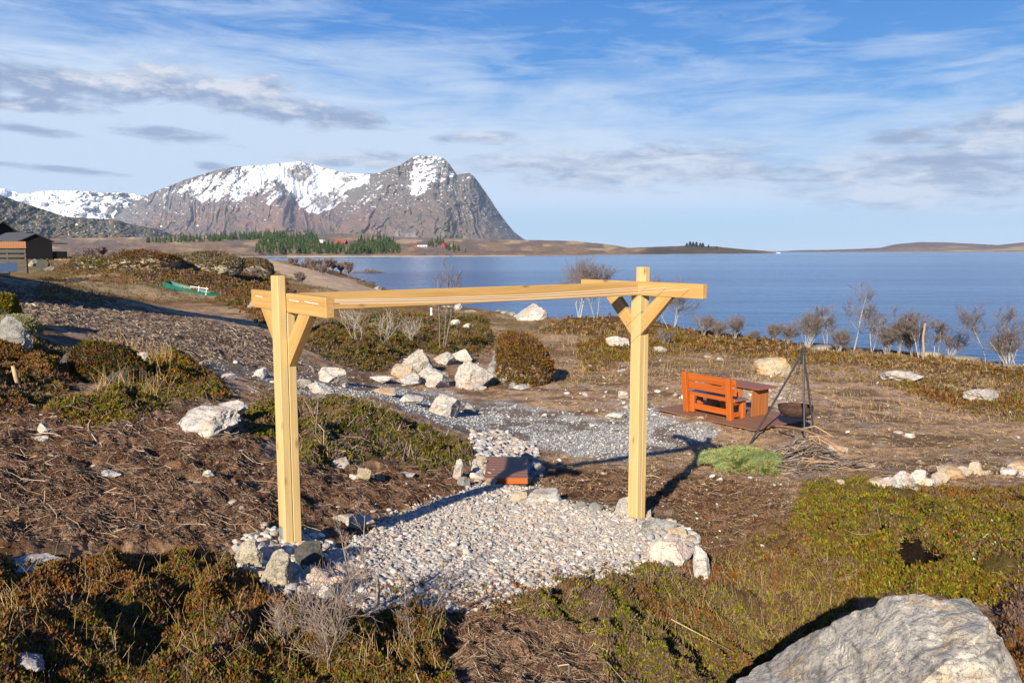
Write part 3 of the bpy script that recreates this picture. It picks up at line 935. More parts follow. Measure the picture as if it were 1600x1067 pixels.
sx = t.new('ShaderNodeSeparateXYZ'); t.l.new(nrm.outputs[0], sx.inputs[0])
az = t.math('ARCTAN2', sx.outputs[0], sx.outputs[1]); el = t.math('ARCSINE', sx.outputs[2])


def dirvec(ka, ke, tilt=0.0, seed=0.0):
    cb = t.new('ShaderNodeCombineXYZ')
    t.put(cb.inputs[0], t.math('MULTIPLY', t.math('MULTIPLY_ADD', el, tilt, az), ka))
    t.put(cb.inputs[1], t.math('MULTIPLY', el, ke)); cb.inputs[2].default_value = seed
    return cb.outputs[0]


def blob(px, py, wx, wy, tilt=0.0, hard=1.0):
    """soft ellipse on the sky dome, given where its centre stands in degrees of azimuth and height"""
    k, m_ = ray(px, py); a0 = math.atan(k); e0 = math.atan(m_ / math.hypot(1, k)); kx = wx / F; ky = wy / F
    dx = t.math('SUBTRACT', az, a0); dy = t.math('SUBTRACT', el, e0)
    dy = t.math('MULTIPLY_ADD', dx, tilt, dy)
    d = t.math('ADD', t.math('POWER', t.math('ABSOLUTE', t.math('DIVIDE', dx, kx)), 2.0), t.math('POWER', t.math('ABSOLUTE', t.math('DIVIDE', dy, ky)), 2.0))
    return t.math('MULTIPLY', t.math('POWER', 2.718, t.math('MULTIPLY', d, -1.0)), hard)


def fmax(*a):
    r = a[0]
    for k in a[1:]: r = t.math('MAXIMUM', r, k)
    return r


def W(c):                                       # radiance wanted in the picture -> colour before the strength
    return tuple(k / SKS / 2 ** EXP for k in c)


# clear sky behind the clouds: the physical sky pulled towards the colours this sky has at each height
clear_sky = t.ramp(el, (0.0, (.40, .64, .95)), (.05, (.32, .57, .90)), (.12, (.17, .43, .86)), (.22, (.058, .28, .75)), (.36, (.02, .175, .63)), (.6, (.015, .12, .5)))
vs_ = t.new('ShaderNodeVectorMath', operation='SCALE'); t.l.new(clear_sky, vs_.inputs[0]); vs_.inputs['Scale'].default_value = 1 / SKS / 2 ** EXP
skyc = t.mix(.85, hsv.outputs[0], vs_.outputs[0])

# high thin veil: lies over the lower half of the sky, drawn out in slanting streaks
veil_n = t.noise(dirvec(3.2, 13, .9, 1.0), 1.0, 7, .6, .5)
veil_f = t.noise(dirvec(7, 46, .55, 4.0), 1.0, 8, .66, .8)
edge = t.math('MULTIPLY_ADD', az, -.10, .215)    # upper edge of the veil, sinking to the right
band = t.math('MULTIPLY_ADD', t.math('SUBTRACT', edge, el), 6.5, .36)
vm = t.math('ADD', band, t.math('MULTIPLY', t.math('SUBTRACT', veil_n, .5), 2.1))
vm = t.math('ADD', vm, t.math('MULTIPLY', t.math('SUBTRACT', veil_f, .5), 1.5))
vm = t.math('MULTIPLY', t.ramp(vm, (.05, 0), (.5, .5), (1.0, .94)), t.ramp(el, (.0, .72), (.035, .3), (.06, 1)))
clear = fmax(blob(1060, 366, 330, 26))
vm = t.math('MULTIPLY', vm, t.math('SUBTRACT', 1.0, t.math('MULTIPLY', clear, .75)))
wisp = t.math('MULTIPLY', t.ramp(t.noise(dirvec(4, 34, 1.0, 9.0), 1.0, 7, .62, .7), (.52, 0), (.74, .5)), t.ramp(el, (.2, 1), (.36, .1)))
vm = fmax(vm, wisp)
c = t.mix(vm, skyc, W((.64, .765, .96)))
# grey-blue flat clouds
n_b = t.noise(dirvec(9, 26, .2, 2.0), 1.0, 8, .62, .3)
n_s = t.noise(dirvec(16, 60, .3, 6.0), 1.0, 7, .6, .3)
ac = fmax(blob(1000, 262, 330, 42), blob(1450, 275, 260, 55), blob(1560, 215, 130, 46), blob(560, 250, 140, 16), blob(760, 216, 90, 14))
am = t.ramp(t.math('ADD', t.math('MULTIPLY', ac, .42), t.math('MULTIPLY', n_s, .75)), (.55, 0), (.72, .85))
shade_s = t.noise(dirvec(16, 60, .3, 6.35), 1.0, 7, .6, .3)
c = t.mix(am, c, t.mix(t.ramp(shade_s, (.40, 0), (.60, 1)), W((.30, .385, .575)), W((.70, .75, .86))))
# the long cumulus at the left and the lens-shaped strips
def cumulus(de):
    e2 = t.math('ADD', el, de); cb = t.new('ShaderNodeCombineXYZ')
    t.put(cb.inputs[0], t.math('MULTIPLY', az, 15.0)); t.put(cb.inputs[1], t.math('MULTIPLY', e2, 42.0)); cb.inputs[2].default_value = 2.0
    return t.noise(cb.outputs[0], 1.0, 9, .64, .25)


cu = fmax(blob(340, 150, 170, 40, .10), blob(230, 130, 90, 34), blob(400, 140, 70, 30), blob(520, 182, 120, 22, .1), blob(70, 130, 150, 34), blob(40, 162, 120, 16), blob(450, 170, 130, 30, .12))
n_b = cumulus(0.0)
cm = t.ramp(t.math('ADD', t.math('MULTIPLY', cu, .32), t.math('MULTIPLY', n_b, .60)), (.46, 0), (.57, .94))
up_ = fmax(blob(330, 128, 140, 20, .12), blob(235, 118, 80, 16), blob(440, 150, 60, 10, .1))
lit = t.math('ADD', t.math('MULTIPLY', up_, .55), t.math('MULTIPLY', t.math('SUBTRACT', n_b, cumulus(.012)), 3.2))
c = t.mix(cm, c, t.mix(t.ramp(lit, (.0, 0), (.75, 1)), W((.29, .385, .60)), W((.76, .79, .87))))
ln = fmax(blob(40, 202, 80, 8, .06), blob(265, 210, 90, 13, .07), blob(95, 265, 95, 6, .05), blob(330, 260, 30, 8), blob(1410, 214, 50, 15), blob(1490, 250, 120, 10))
n_l = t.noise(dirvec(26, 120, .3, 8.0), 1.0, 7, .62, .3)
lm = t.ramp(t.math('ADD', t.math('MULTIPLY', ln, .40), t.math('MULTIPLY', n_l, .62)), (.47, 0), (.68, .85))
c = t.mix(lm, c, W((.29, .37, .57)))
t.l.new(c, bg.inputs['Color'])

sun = bpy.data.lights.new('sun', 'SUN'); sun.energy = 5.0; sun.angle = R(.53); sun.color = (1.0, .90, .74)
so = bpy.data.objects.new('sun', sun); C.objects.link(so)
d = Vector((math.sin(SUN_AZ) * math.cos(SUN_EL), math.cos(SUN_AZ) * math.cos(SUN_EL), -math.sin(SUN_EL)))
so.rotation_euler = d.to_track_quat('-Z', 'Y').to_euler()
so.location = (-20, -50, 40)

cam = bpy.data.cameras.new('camera'); cam.sensor_width = 36; cam.lens = F / 1600 * 36
cam.clip_start = .05; cam.clip_end = 60000
co_ = bpy.data.objects.new('camera', cam); C.objects.link(co_)
co_.rotation_euler = (math.pi / 2 - PITCH, 0, 0)
SC.camera = co_
SC.view_settings.view_transform = 'Standard'; SC.view_settings.look = 'None'; SC.view_settings.exposure = EXP; SC.view_settings.gamma = 1
SC.cycles.max_bounces = 6; SC.cycles.diffuse_bounces = 3; SC.cycles.glossy_bounces = 3; SC.cycles.transparent_max_bounces = 4
SC.cycles.use_denoising = True

# ------------------------------------------------------------------ the clothes-drying frame
def prism(poly, x0, x1):
    """polygon in (y, z), extruded along x"""
    n = len(poly)
    V = [(x0, y, z) for y, z in poly] + [(x1, y, z) for y, z in poly]
    q = [[i, (i + 1) % n, n + (i + 1) % n, n + i] for i in range(n)]
    return V, q, [list(range(n))[::-1], list(range(n, 2 * n))]


wood_mat('pine_cross', (.51, .315, .115), (.34, .18, .05), 1.0, .65, .85, 1)
T_, W_, HB = .068, .142, .148
G1, G2, ZT = -2.42, -3.03, -.333
TH = R(37.4)
FR = empty('clothesline_frame', (-1.8077, 6.3085, G1), TH, 'tall new pine clothes-drying frame with two braced posts standing on the pebble pad', 'clothesline')
X2, Y2 = 4.0086, -.035
h2 = W_ / 2
zt = ZT - G1
GAP = .0015


def post(xa, xb, xc, xd, y0, zb, cap):
    """main post between xa and xb up to its cap, bearer post between xc and xd up to the crossbar"""
    b = MB(); b.box(((xa + xb) / 2, y0, (zb + cap) / 2), (xb - xa, W_, cap - zb), None, .005); b.build('post', MAT['pine_vertical'], FR)
    b = MB(); b.box(((xc + xd) / 2, y0, (zb + zt - HB - GAP) / 2), (xd - xc, W_, zt - HB - GAP - zb), None, .005); b.build('bearer_post', MAT['pine_vertical'], FR)


post(-T_, -GAP, GAP, T_, 0, -.12, -.1956 - G1)
post(X2 + GAP, X2 + T_, X2 - T_, X2 - GAP, Y2, G2 - G1 - .12, -.1788 - G1)
for x0, yc, near, far in ((GAP, 0, .7945, .7211), (X2 - T_, Y2, .908, .887)):
    b = MB(); b.box((x0 + (T_ - GAP) / 2, yc + (far - near) / 2, zt - HB / 2), (T_ - GAP, far + near, HB), None, .004)
    b.build('crossbar', MAT['pine_cross'], FR)
    for sg in (-1, 1):
        # 45 degree brace between the bearer post and the underside of the crossbar
        c45 = math.cos(R(45)); zb = zt - HB - GAP
        P = [(.500, 0), (.291, 0), (h2 + GAP, -(.291 - h2)), (h2 + GAP, -(.500 - h2))]
        Q = []
        for y, z in P:                                  # into the brace's own axes, x along its length
            Q.append(((y + z) * c45, (-y + z) * c45))
        V = [(l, k, wv) for k in (-T_ / 2 + .004, T_ / 2 - .004) for l, wv in Q]
        q = [[i, (i + 1) % 4, 4 + (i + 1) % 4, 4 + i] for i in range(4)] + [[3, 2, 1, 0], [4, 5, 6, 7]]
        o = mesh_arrays('brace', V, q, MAT['pine_along'], FR)
        xm = x0 + (T_ - GAP) / 2
        if sg > 0:
            mt = Matrix(((0, 1, 0, xm), (c45, 0, -c45, yc), (c45, 0, c45, zb), (0, 0, 0, 1)))
        else:
            mt = Matrix(((0, 1, 0, xm), (-c45, 0, c45, yc), (c45, 0, c45, zb), (0, 0, 0, 1)))
        o.matrix_local = mt
        for k in (.13, .21):
            bo = MB(); yy = sg * (h2 + k * .35 - .01) + yc; zz = zb - .40 + k * .5
            bo.tube([(xm - T_ / 2 - .003, yy, zz), (xm - T_ / 2 + .01, yy, zz)], .008, 8)
            so_ = bo.build('screw', MAT['galvanised'], o); so_.matrix_local = mt.inverted()
ang = math.atan2(Y2, X2)
b = MB(); Lb = math.hypot(X2, Y2) - 2 * T_ - .004
b.box((0, 0, 0), (Lb, .07, HB - .004), None, .004)
o = b.build('long_beam', MAT['pine_along'], FR); o.location = (X2 / 2, Y2 / 2 + .008, zt - HB / 2 - .003); o.rotation_euler = (0, 0, ang)
for k, yb in enumerate((-.66, -.38, -.14, .26, .56)):
    b = MB()
    n = 14; zz = zt - .052
    pts = [(-.002 + GAP + (X2 - GAP) * i / n, yb + (Y2 + yb * .12) * i / n, zz - .030 * math.sin(math.pi * i / n)) for i in range(n + 1)]
    b.tube(pts, .0022, 6); o = b.build('washing_line', MAT['wire_coat'], FR)
for y0, y1 in ((.62, .46), (-.12, -.31), (-.42, -.66)):
    b = MB(); b.tube([(.004, y0, zt - .045), (-.003, y0 - .02, zt - .046), (-.004, (y0 + y1) / 2, zt - .05), (-.003, y1 + .02, zt - .052), (.004, y1, zt - .053)], .0035, 6)
    b.build('line_knot', MAT['wire_coat'], FR)
b = MB(); b.box((-T_ - .004, .012, .02), (.005, .075, .36), None, .001); b.box((-T_ - .03, .012, -.15), (.06, .075, .02), None, .001)
b.build('post_anchor', MAT['galvanised'], FR)
b = MB(); b.box((X2 + T_ + .004, Y2, G2 - G1 - .05), (.005, .075, .2), None, .001); b.build('post_anchor', MAT['galvanised'], FR)

# ------------------------------------------------------------------ bench, table, platform
BR = math.atan2(-.816, .578)
p0 = at(1066, 646)
gz = min(at(1036, 642).z, at(1120, 662).z, at(1196, 672).z) + .05
DK = empty('wooden_platform', (p0.x, p0.y, gz), BR, 'low brown plank platform on the grey gravel under the orange bench', 'platform')
for sec, (x0, x1, yo) in enumerate(((-.62, 1.15, -.34), (1.16, 2.45, -.30))):
    b = MB()
    for k in range(15):
        b.box(((x0 + x1) / 2 + random.uniform(-.015, .015), yo + .07 + k * .142, .045 + random.uniform(-.003, .003)), (x1 - x0 - .006, .135, .028), None, .004)
    b.build('deck_boards', MAT['deck_brown'], DK)
b = MB()
for x in (-.5, .3, 1.05, 1.3, 2.3):
    b = MB(); b.box((x, .7, -.03), (.05, 2.0, .118), None, .004); b.build('joist', MAT['shaded_weathered_grey'], DK)
dz = gz + .061
BN = empty('bench', (p0.x, p0.y, dz), BR, 'orange stained timber bench with slatted back facing the sea', 'bench')
for x in (.10, 1.47):
    b = MB(); b.bar((x, .06, 0), (x, -.07, 1.02), .15, .11, (0, 1, 0), .012); b.build('back_upright', MAT['stained_orange_upright'], BN)
for z0, hh in ((.90, .19), (.685, .18)):
    b = MB(); yy = .06 - .13 * z0 + .075
    b.bar((-.01, yy + .01, z0), (1.63, yy + .01, z0), .048, hh, (0, -.13, 1), .012); b.build('back_slat', MAT['stained_orange'], BN)
for k, yy in enumerate((.20, .345, .49)):
    b = MB(); b.box((.80, yy, .475), (1.6, .138, .045), None, .01); b.build('seat_plank', MAT['seat_brown'], BN)
b = MB(); b.box((.80, .115, .465), (1.5, .03, .09), None, .006); b.build('seat_rail', MAT['stained_orange'], BN)
for x in (.13, 1.46):
    b = MB(); b.box((x, .50, .215), (.12, .13, .43), None, .012); b.build('front_leg', MAT['stained_orange_upright'], BN)
    b = MB(); b.bar((x, .10, .40), (x, .55, .40), .045, .10, (0, 0, 1), .006); b.bar((x, .10, .11), (x, .47, .11), .045, .12, (0, 0, 1), .006); b.build('side_rail', MAT['stained_orange'], BN)
b = MB(); b.box((.27, .075, .24), (.12, .09, .46), None, .012); b.build('rear_leg', MAT['stained_orange_upright'], BN)
b = MB(); b.bar((.33, .09, .17), (1.42, .09, .17), .045, .15, (0, 0, 1), .008); b.build('stretcher', MAT['stained_orange'], BN)

tb = Vector((p0.x, p0.y, dz)) + Matrix.Rotation(BR, 3, 'Z') @ Vector((0, .76, 0))
TB = empty('table', tb, BR, 'brown outdoor table with planked end panel in front of the orange bench', 'table')
b = MB()
for k in range(5):
    b.box((.84, .075 + k * .148, .70), (1.75, .142, .04), None, .006)
b.build('table_top', MAT['table_brown'], TB)
for x in (.1, 1.5):
    b = MB()
    for k in range(5):
        b.box((x, .10 + k * .125, .34), (.03, .1245, .679), None, .004)
    b.build('end_panel', MAT['table_brown_upright'], TB)
for x in (.55, 1.05):
    b = MB(); b.box((x, .14, .34), (.14, .05, .676), None, .006); b.build('leg', MAT['table_brown_upright'], TB)
b = MB(); b.box((.8, .37, .62), (1.36, .03, .09), None, .004); b.build('apron', MAT['table_brown'], TB)

# ------------------------------------------------------------------ fire bowl and tripod
fa, fb, fc = at(1172, 691), at(1257, 691), at(1272, 693) + Vector((.22, .55, 0)); fc.z = float(surf(fc.x, fc.y)) - .02
apex = Vector((fb.x + .06, fb.y + .45, 0)); apex.z = float(ray(1250, 549)[1]) * apex.y
TP = empty('fire_tripod', (apex.x, apex.y, fb.z), 0, 'tall black iron tripod standing over the hanging fire bowl', 'tripod')
o0 = Vector((apex.x, apex.y, fb.z))
for f_ in (fa, fb, fc):
    dirv = (apex - f_).normalized()
    b = MB(); b.tube([f_ - o0 - dirv * .03, apex - o0 + dirv * .10], .022, 8); b.build('leg', MAT['black_iron'], TP)
az_ = apex.z - fb.z
for k in range(2):
    b = MB(); b.tube([(.055 * math.cos(a_), .055 * math.sin(a_), az_ - .05 - .13 * k) for a_ in np.linspace(0, 2 * math.pi, 17)], .012, 6); b.build('ring', MAT['black_iron'], TP)
b = MB(); b.box((0, 0, az_ + .03), (.09, .07, .10), None, .02); b.build('collar', MAT['black_iron'], TP)
bc = Vector(at(1243, 668)); bc = Vector((float(ray(1243, 640)[0]) * 17.9, 17.9, bc.z))
gz2 = float(surf(bc.x, bc.y))
FB = empty('fire_bowl', (bc.x, bc.y, gz2), 0, 'rusty round fire bowl hanging on chains under the iron tripod', 'fire bowl')
rim = float(ray(1243, 634)[1]) * 17.9 - gz2
b = MB(); nn = 40
prof = [(.0, rim - .27), (.12, rim - .265), (.24, rim - .235), (.33, rim - .17), (.378, rim - .08), (.386, rim), (.374, rim + .008), (.362, rim - .01), (.35, rim - .08), (.30, rim - .15), (.2, rim - .20), (.0, rim - .22)]
V = []; q = []
for r_, z_ in prof:
    for k in range(nn):
        a_ = 2 * math.pi * k / nn; V.append((max(r_, .002) * math.cos(a_), max(r_, .002) * math.sin(a_), z_))
for i in range(len(prof) - 1):
    for k in range(nn):
        q.append([i * nn + k, i * nn + (k + 1) % nn, (i + 1) * nn + (k + 1) % nn, (i + 1) * nn + k])
o = mesh_arrays('bowl', V, q, MAT['rusty_iron'], FB, smooth=True)
Vb, Fb = ICO[4]
Vb = Vb.copy(); Vb[:, 2] = np.clip(Vb[:, 2], -.2, 1) * .22
Vb = Vb * np.array([.35, .35, .35]); Vb += (fbm3(Vb * 14, 3)[:, None] - .5) * np.array([.03, .03, .10]); Vb[:, 2] += rim - .10
mesh_arrays('ash', Vb, Fb, MAT['ash_rust'], FB, smooth=True)
ctop = apex - Vector((bc.x, bc.y, gz2))
for k in range(3):
    a_ = R(-150 + 120 * k); q0 = Vector((.375 * math.cos(a_), .375 * math.sin(a_), rim + .01)); q1 = ctop + Vector((0, 0, -.06)); n = 30
    b = MB()
    for i in range(n):
        c0 = q0.lerp(q1, (i + .5) / n); ax = (q1 - q0).normalized(); sdv = ax.cross(Vector((math.cos(i % 2 * 1.57 + .4), math.sin(i % 2 * 1.57 + .4), 0))).normalized(); hl = (q1 - q0).length / n * .68
        b.tube([c0 + ax * hl * math.cos(w_) + sdv * .008 * math.sin(w_) for w_ in np.linspace(0, 2 * math.pi, 9)], .0022, 5)
    b.build('chain', MAT['black_iron'], FB)

# ------------------------------------------------------------------ low wooden step over the pebbles
k0, m0 = ray(757, 746); k1, _ = ray(825, 749); k2, _ = ray(757, 712); k3, _ = ray(815, 715)
zs = float(surf(-.15, 11.7)) + .16
Ys = zs / float(m0); Yb = zs / float(ray(757, 713)[1])
xl, xr = float(k0) * Ys, float(k1) * Ys
ST = empty('wooden_step', ((xl + xr) / 2, (Ys + Yb) / 2, zs), 0, 'low brown plank step laid on pale stones at the back of the pebble pad', 'step')
wS, dS = xr - xl, Yb - Ys
nb = 8
b = MB()
for k in range(nb):
    b.box((random.uniform(-.006, .006), -dS / 2 + (k + .5) * dS / nb, -.016), (wS, dS / nb - .012, .030), None, .004)
b.build('step_boards', MAT['step_brown'], ST)
b = MB(); b.box((0, -dS / 2 - .014, -.045), (wS - .01, .024, .085), None, .004); b.build('front_board', MAT['stained_orange'], ST)
for sx_ in (-1, 1):
    b = MB(); b.box((sx_ * (wS / 2 - .07), 0, -.16), (.09, dS - .08, .25), None, .004); b.build('bearer', MAT['shaded_weathered_grey'], ST)

# ------------------------------------------------------------------ cabins, retaining wall, tub, lumber at the left
def gable(parent, L, Wd, hw, hr, mw, mr, over=.25, th=.10):
    """house body along local x: length L, width Wd, wall height hw, ridge height hr"""
    P = [(-Wd / 2, -2), (Wd / 2, -2), (Wd / 2, hw), (0, hr), (-Wd / 2, hw)]
    V, q, n = prism(P, -L / 2, L / 2)
    mb = MB(); mb.add(V, q); F5 = [n[0], n[1]]
    mb.F.setdefault(5, []).extend([np.array([f], np.int32) for f in F5])
    wl = mb.build('wall', mw, parent)
    b = MB(); sl = math.atan2(hr - hw, Wd / 2); ov = over
    for sg in (-1, 1):
        a0 = (0, 0, hr + th * .62); yv = sg * (Wd / 2 + ov); a1 = (0, yv, hr - (Wd / 2 + ov) * math.tan(sl) + th * .62)
        c_ = ((0), (a0[1] + a1[1]) / 2, (a0[2] + a1[2]) / 2); ln_ = math.hypot(yv, a0[2] - a1[2])
        ax = np.array([[1, 0, 0], [0, sg * math.cos(sl), -math.sin(sl)], [0, math.sin(sl) * sg, math.cos(sl)]])
        b.box(c_, (L + 2 * ov, ln_, th), ax, .01)
    rf = b.build('roof', mr, parent)
    return wl, rf


def spot(u, D, z=None):
    k, _ = ray(u, 400); x = float(k) * D
    return Vector((x, D, float(surf(x, D)) if z is None else z))


def gable_house(name, u, v, D, deg, L, Wd, hw, hr, lab, cat, over):
    k, m_ = ray(u, v); dr = np.array([math.cos(R(deg)), math.sin(R(deg)), 0])
    c_ = np.array([float(k) * D, D, float(m_) * D - hr]) + dr * L / 2
    o = empty(name, c_, R(deg), lab, cat)
    gable(o, L, Wd, hw, hr, MAT['black_board'], MAT['roof_felt'], over)
    return o


H1 = gable_house('cabin', 55, 366, 80, 136, 5.0, 2.9, 2.15, 2.85, 'black timber cabin with a low gable and a small porch beyond the slat wall', 'cabin', .2)
b = MB(); b.box((-1.6, -2.2, 1.95), (1.6, 1.5, .08)); b.build('porch_roof', MAT['black_board'], H1)
b = MB(); b.box((-1.6, -2.2, .5), (1.4, 1.3, 1.3)); b.build('porch', MAT['black_board'], H1)
H2 = gable_house('shed', 43, 364, 86, 140, 6.0, 3.4, 2.4, 3.2, 'black shed with grey felt roof close behind the gabled cabin', 'shed', .2)
H3 = gable_house('main_house', 3, 347, 96, 150, 8.0, 5.6, 3.0, 5.0, 'dark house with steep roof behind the black sheds', 'house', .3)
b = MB(); b.box((-1.5, .5, 5.0), (.5, .5, .9)); b.build('chimney', MAT['roof_felt'], H3)

# slatted retaining wall with a plank parapet
D = 44; ul, ur = -130, 42
pl, pr = spot(ul, D + 1), spot(ur, D)
ztop = float(ray(20, 377.5)[1]) * D; zmid = float(ray(20, 388)[1]) * D; zbot = float(ray(20, 419)[1]) * D - .3
SW = empty('slat_wall', (pr.x, pr.y, zbot), math.atan2(pl.y - pr.y, pl.x - pr.x), 'grey slatted timber retaining wall with an orange plank parapet', 'wall')
Lw = math.hypot(pl.x - pr.x, pl.y - pr.y)
b = MB()
for k in range(int(Lw / .15)):
    b.box((.08 + k * .15, 0, (ztop + zmid) / 2 - zbot), (.143, .03, ztop - zmid), None, .003)
b.build('parapet', MAT['plank_orange'], SW)
b = MB(); hs = (zmid - zbot)
for k in range(5):
    b.box((Lw / 2, .05, hs * (.14 + .185 * k)), (Lw, .04, hs * .12), None, .004)
b.build('slats', MAT['shaded_weathered_grey'], SW)
for k in range(4):
    b = MB(); b.box((.06 + k * 1.1, 0, hs * .48), (.12, .10, hs * .96), None, .006); b.build('post', MAT['shaded_weathered_grey'], SW)

# covered tub with a pale rim
tz = float(ray(10, 413)[1]) * 24; tb0 = spot(4, 24)
TU = empty('covered_tub', (tb0.x - 1.85, 24.3, tb0.z), R(-8), 'dark covered tub with a pale metal rim at the left edge', 'tub')
ht = tz - tb0.z
b = MB(); b.box((0, .6, ht - .04), (1.9, 1.9, .07), None, .02); b.build('cover', MAT['tub_cover'], TU)
b = MB(); b.box((.97, .6, ht - .12), (.04, 2.0, .30), None, .006); b.build('rim', MAT['galvanised'], TU)
b = MB(); b.box((0, .6, (ht - .2) / 2 - .3), (1.7, 1.7, ht + .2), None, .02); b.build('tub_body', MAT['lumber_yellow'], TU)

for k, (u, v, L, lab) in enumerate([(100, 404.5, 4.2, 'upper long yellow timber stack lying beside the black cabin'), (128, 409.5, 4.8, 'lower yellow timber stack lying nearest the heather mounds')]):
    p = at(u, v); o = empty('timber_stack', p, R(-6 + 9 * k), lab, 'timber stack', 'timber stacks beside the cabins')
    b = MB()
    for i in range(9):
        b.box((random.uniform(-.3, .3), (i % 3) * .16, .05 + (i // 3) * .05), (L, .14, .04), None, .005)
    b.build('planks', MAT['lumber_yellow'], o)
    
    for x in (-1.2, 1.2):
        b = MB(); b.box((x, .15, -.07), (.1, .5, .18)); b.build('bearer', MAT['shaded_weathered_grey'], o)

# added out of view at the left: raised gabled block that shades the mulch bank
HO = empty('shade_caster', (-17.2, 14.6, -2.0), R(167), 'black house-shaped shade caster on tall posts, added unseen beyond the left edge', 'cabin')
V, q, n = prism([(-2.6, 3.6), (2.6, 3.6), (2.6, 5.6), (0, 7.2), (-2.6, 5.6)], -4.6, 4.6)
b = MB(); b.add(V, q); b.F.setdefault(5, []).extend([np.array([f], np.int32) for f in n]); b.build('wall', MAT['black_board'], HO)
b = MB(); b.bar((-5, -1.45, 6.45), (5, -1.45, 6.45), 3.4, .14, (0, -.52, .85)); b.bar((-5, 1.45, 6.45), (5, 1.45, 6.45), 3.4, .14, (0, .52, .85)); b.build('roof', MAT['roof_felt'], HO)
for x in (-4.4, 4.4):
    for yy in (-2, 2):
        b = MB(); b.box((x, yy, 1.5), (.16, .16, 4.2)); b.build('post', MAT['black_board'], HO)

# ------------------------------------------------------------------ teal boat with white rail
pb0, pb1 = spot(256, 50), spot(352, 49)
kx, mz = ray(304, 458); zb = float(mz) * 49.5
BT = empty('boat', ((pb0.x + pb1.x) / 2, 49.5, zb - .24), R(-4), 'teal green open boat with a white rail lying on the heather', 'boat')
Lh = 3.9; ns = 15; V = []; q = []
for i in range(ns):
    s = i / (ns - 1) * 2 - 1; wd = .62 * (1 - max(0, s) ** 2.4) * (1 - .25 * max(0, -s) ** 3) + .02; sh = .30 + .12 * s * s + .12 * -s * .6
    for (a_, b_) in ((-1, 1), (-.96, .55), (-.7, .12), (0, 0), (.7, .12), (.96, .55), (1, 1)):
        V.append((s * Lh / 2, a_ * wd, b_ * (sh + .12)))
for i in range(ns - 1):
    for k in range(6):
        q.append([i * 7 + k, i * 7 + k + 1, (i + 1) * 7 + k + 1, (i + 1) * 7 + k])
q += [[0, 1, 5, 6], [1, 2, 4, 5]]
BT.rotation_euler = (0, R(10), R(-4))
o = mesh_arrays('hull', V, q, MAT['teal_hull'], BT, smooth=False)
sol = o.modifiers.new('thick', 'SOLIDIFY'); sol.thickness = .03
b = MB()
for sg in (-1, 1):
    b.tube([(V[i * 7 + (0 if sg < 0 else 6)][0], V[i * 7 + (0 if sg < 0 else 6)][1], V[i * 7][2] + .01) for i in range(ns)], .03, 6)
b.build('gunwale', MAT['teal_hull'], BT)
for x in (-.6, .5):
    b = MB(); b.box((x, 0, .30), (.22, 1.15, .03), None, .005); b.build('thwart', MAT['lumber_yellow'], BT)
b = MB()
for x in (.35, .85): b.tube([(x, -.55, .3), (x, -.55, .78)], .028, 6)
b.tube([(-.2, -.55, .66), (.95, -.55, .70)], .022, 6); b.build('rail', MAT['white_paint'], BT)

# white marker stick
p = at(674, 501); b = MB(); b.box((0, 0, .30), (.12, .04, .95), None, .01)
o = b.build('marker_post', MAT['white_paint']); o.location = p; tag(o, 'short white marker post standing on the shore heath under the long beam', 'marker post')

# ------------------------------------------------------------------ farms on the far shore
def farhouse(u, v, wpx, hpx, mat, roof, lab, cat, rz, dist=None, name='farmhouse'):
    kx, mz = ray(u, v)
    if dist is None:
        dist = 1250
    c_ = (float(kx) * dist, dist, float(mz) * dist)
    L = wpx * dist / F; hh = hpx * dist / F
    o = empty(name, c_, R(rz), lab, cat, 'houses on the far shore')
    gable(o, L, L * .62, hh * .55, hh, mat, roof, L * .05, L * .03)
    for k in range(3):
        b = MB(); b.box((L * (-.3 + .3 * k), -L * .31 - .02, hh * .32), (L * .09, .1, hh * .16), None, .01)
        b.build('window', MAT['window_dark'], o)
    return o


WP, RP, RR, GP, SL = MAT['white_paint'], MAT['red_paint'], MAT['rust_red_paint'], MAT['grey_paint'], MAT['slate_roof']
farhouse(503.5, 379.5, 9, 9, WP, SL, 'small white house at the spruce wood, left of the red barn', 'house', 10, 1300)
farhouse(533, 385.5, 17, 10, RP, RR, 'large red barn in the middle of the spruce wood', 'barn', -12, 1250, 'barn')
farhouse(518, 401, 8, 6, RP, RR, 'small red boathouse on the shore below the red barn', 'boathouse', 4, 962, 'boathouse')
farhouse(660, 387.5, 15, 9, WP, SL, 'white farmhouse with dark roof on the open far shore', 'house', 8, 1300)
farhouse(650, 384.5, 10, 4, RR, RR, 'low rust red shed just left of the white farmhouse', 'shed', 8, 1330, 'shed')
farhouse(695, 388, 11, 8, RP, RR, 'red barn standing beside the conifers right of the white farmhouse', 'barn', 60, 1290, 'barn')
farhouse(686, 388, 7, 5, WP, SL, 'low white outbuilding between white farmhouse and red barn', 'outbuilding', 5, 1300, 'outbuilding')
farhouse(663, 401.5, 6, 5, RR, SL, 'faded red boathouse on the shore below the white farmhouse', 'boathouse', 70, 955, 'boathouse')
farhouse(700, 402, 7, 4, GP, SL, 'grey boathouse between the two reddish boathouses on the shore', 'boathouse', 5, 950, 'boathouse')
farhouse(742, 402, 5, 3.4, GP, RR, 'pale pinkish boathouse farthest right along the shore', 'boathouse', 5, 950, 'boathouse')
farhouse(1216, 395.6, 5, 2.6, WP, SL, 'tiny white house at the tip of the far point', 'house', 5, 2050)
for k, (u, v, lab) in enumerate([(120, 350.8, 'white dot of a house low on the dark hillside'), (252, 353.5, 'tiny white house at the foot of the mountain, leftmost of a pair'), (309, 352.6, 'tiny white house at the foot of the mountain, rightmost of a pair')]):
    farhouse(u, v, 2.6, 1.8, WP, SL, lab, 'house', 5, 1850 + 150 * k)

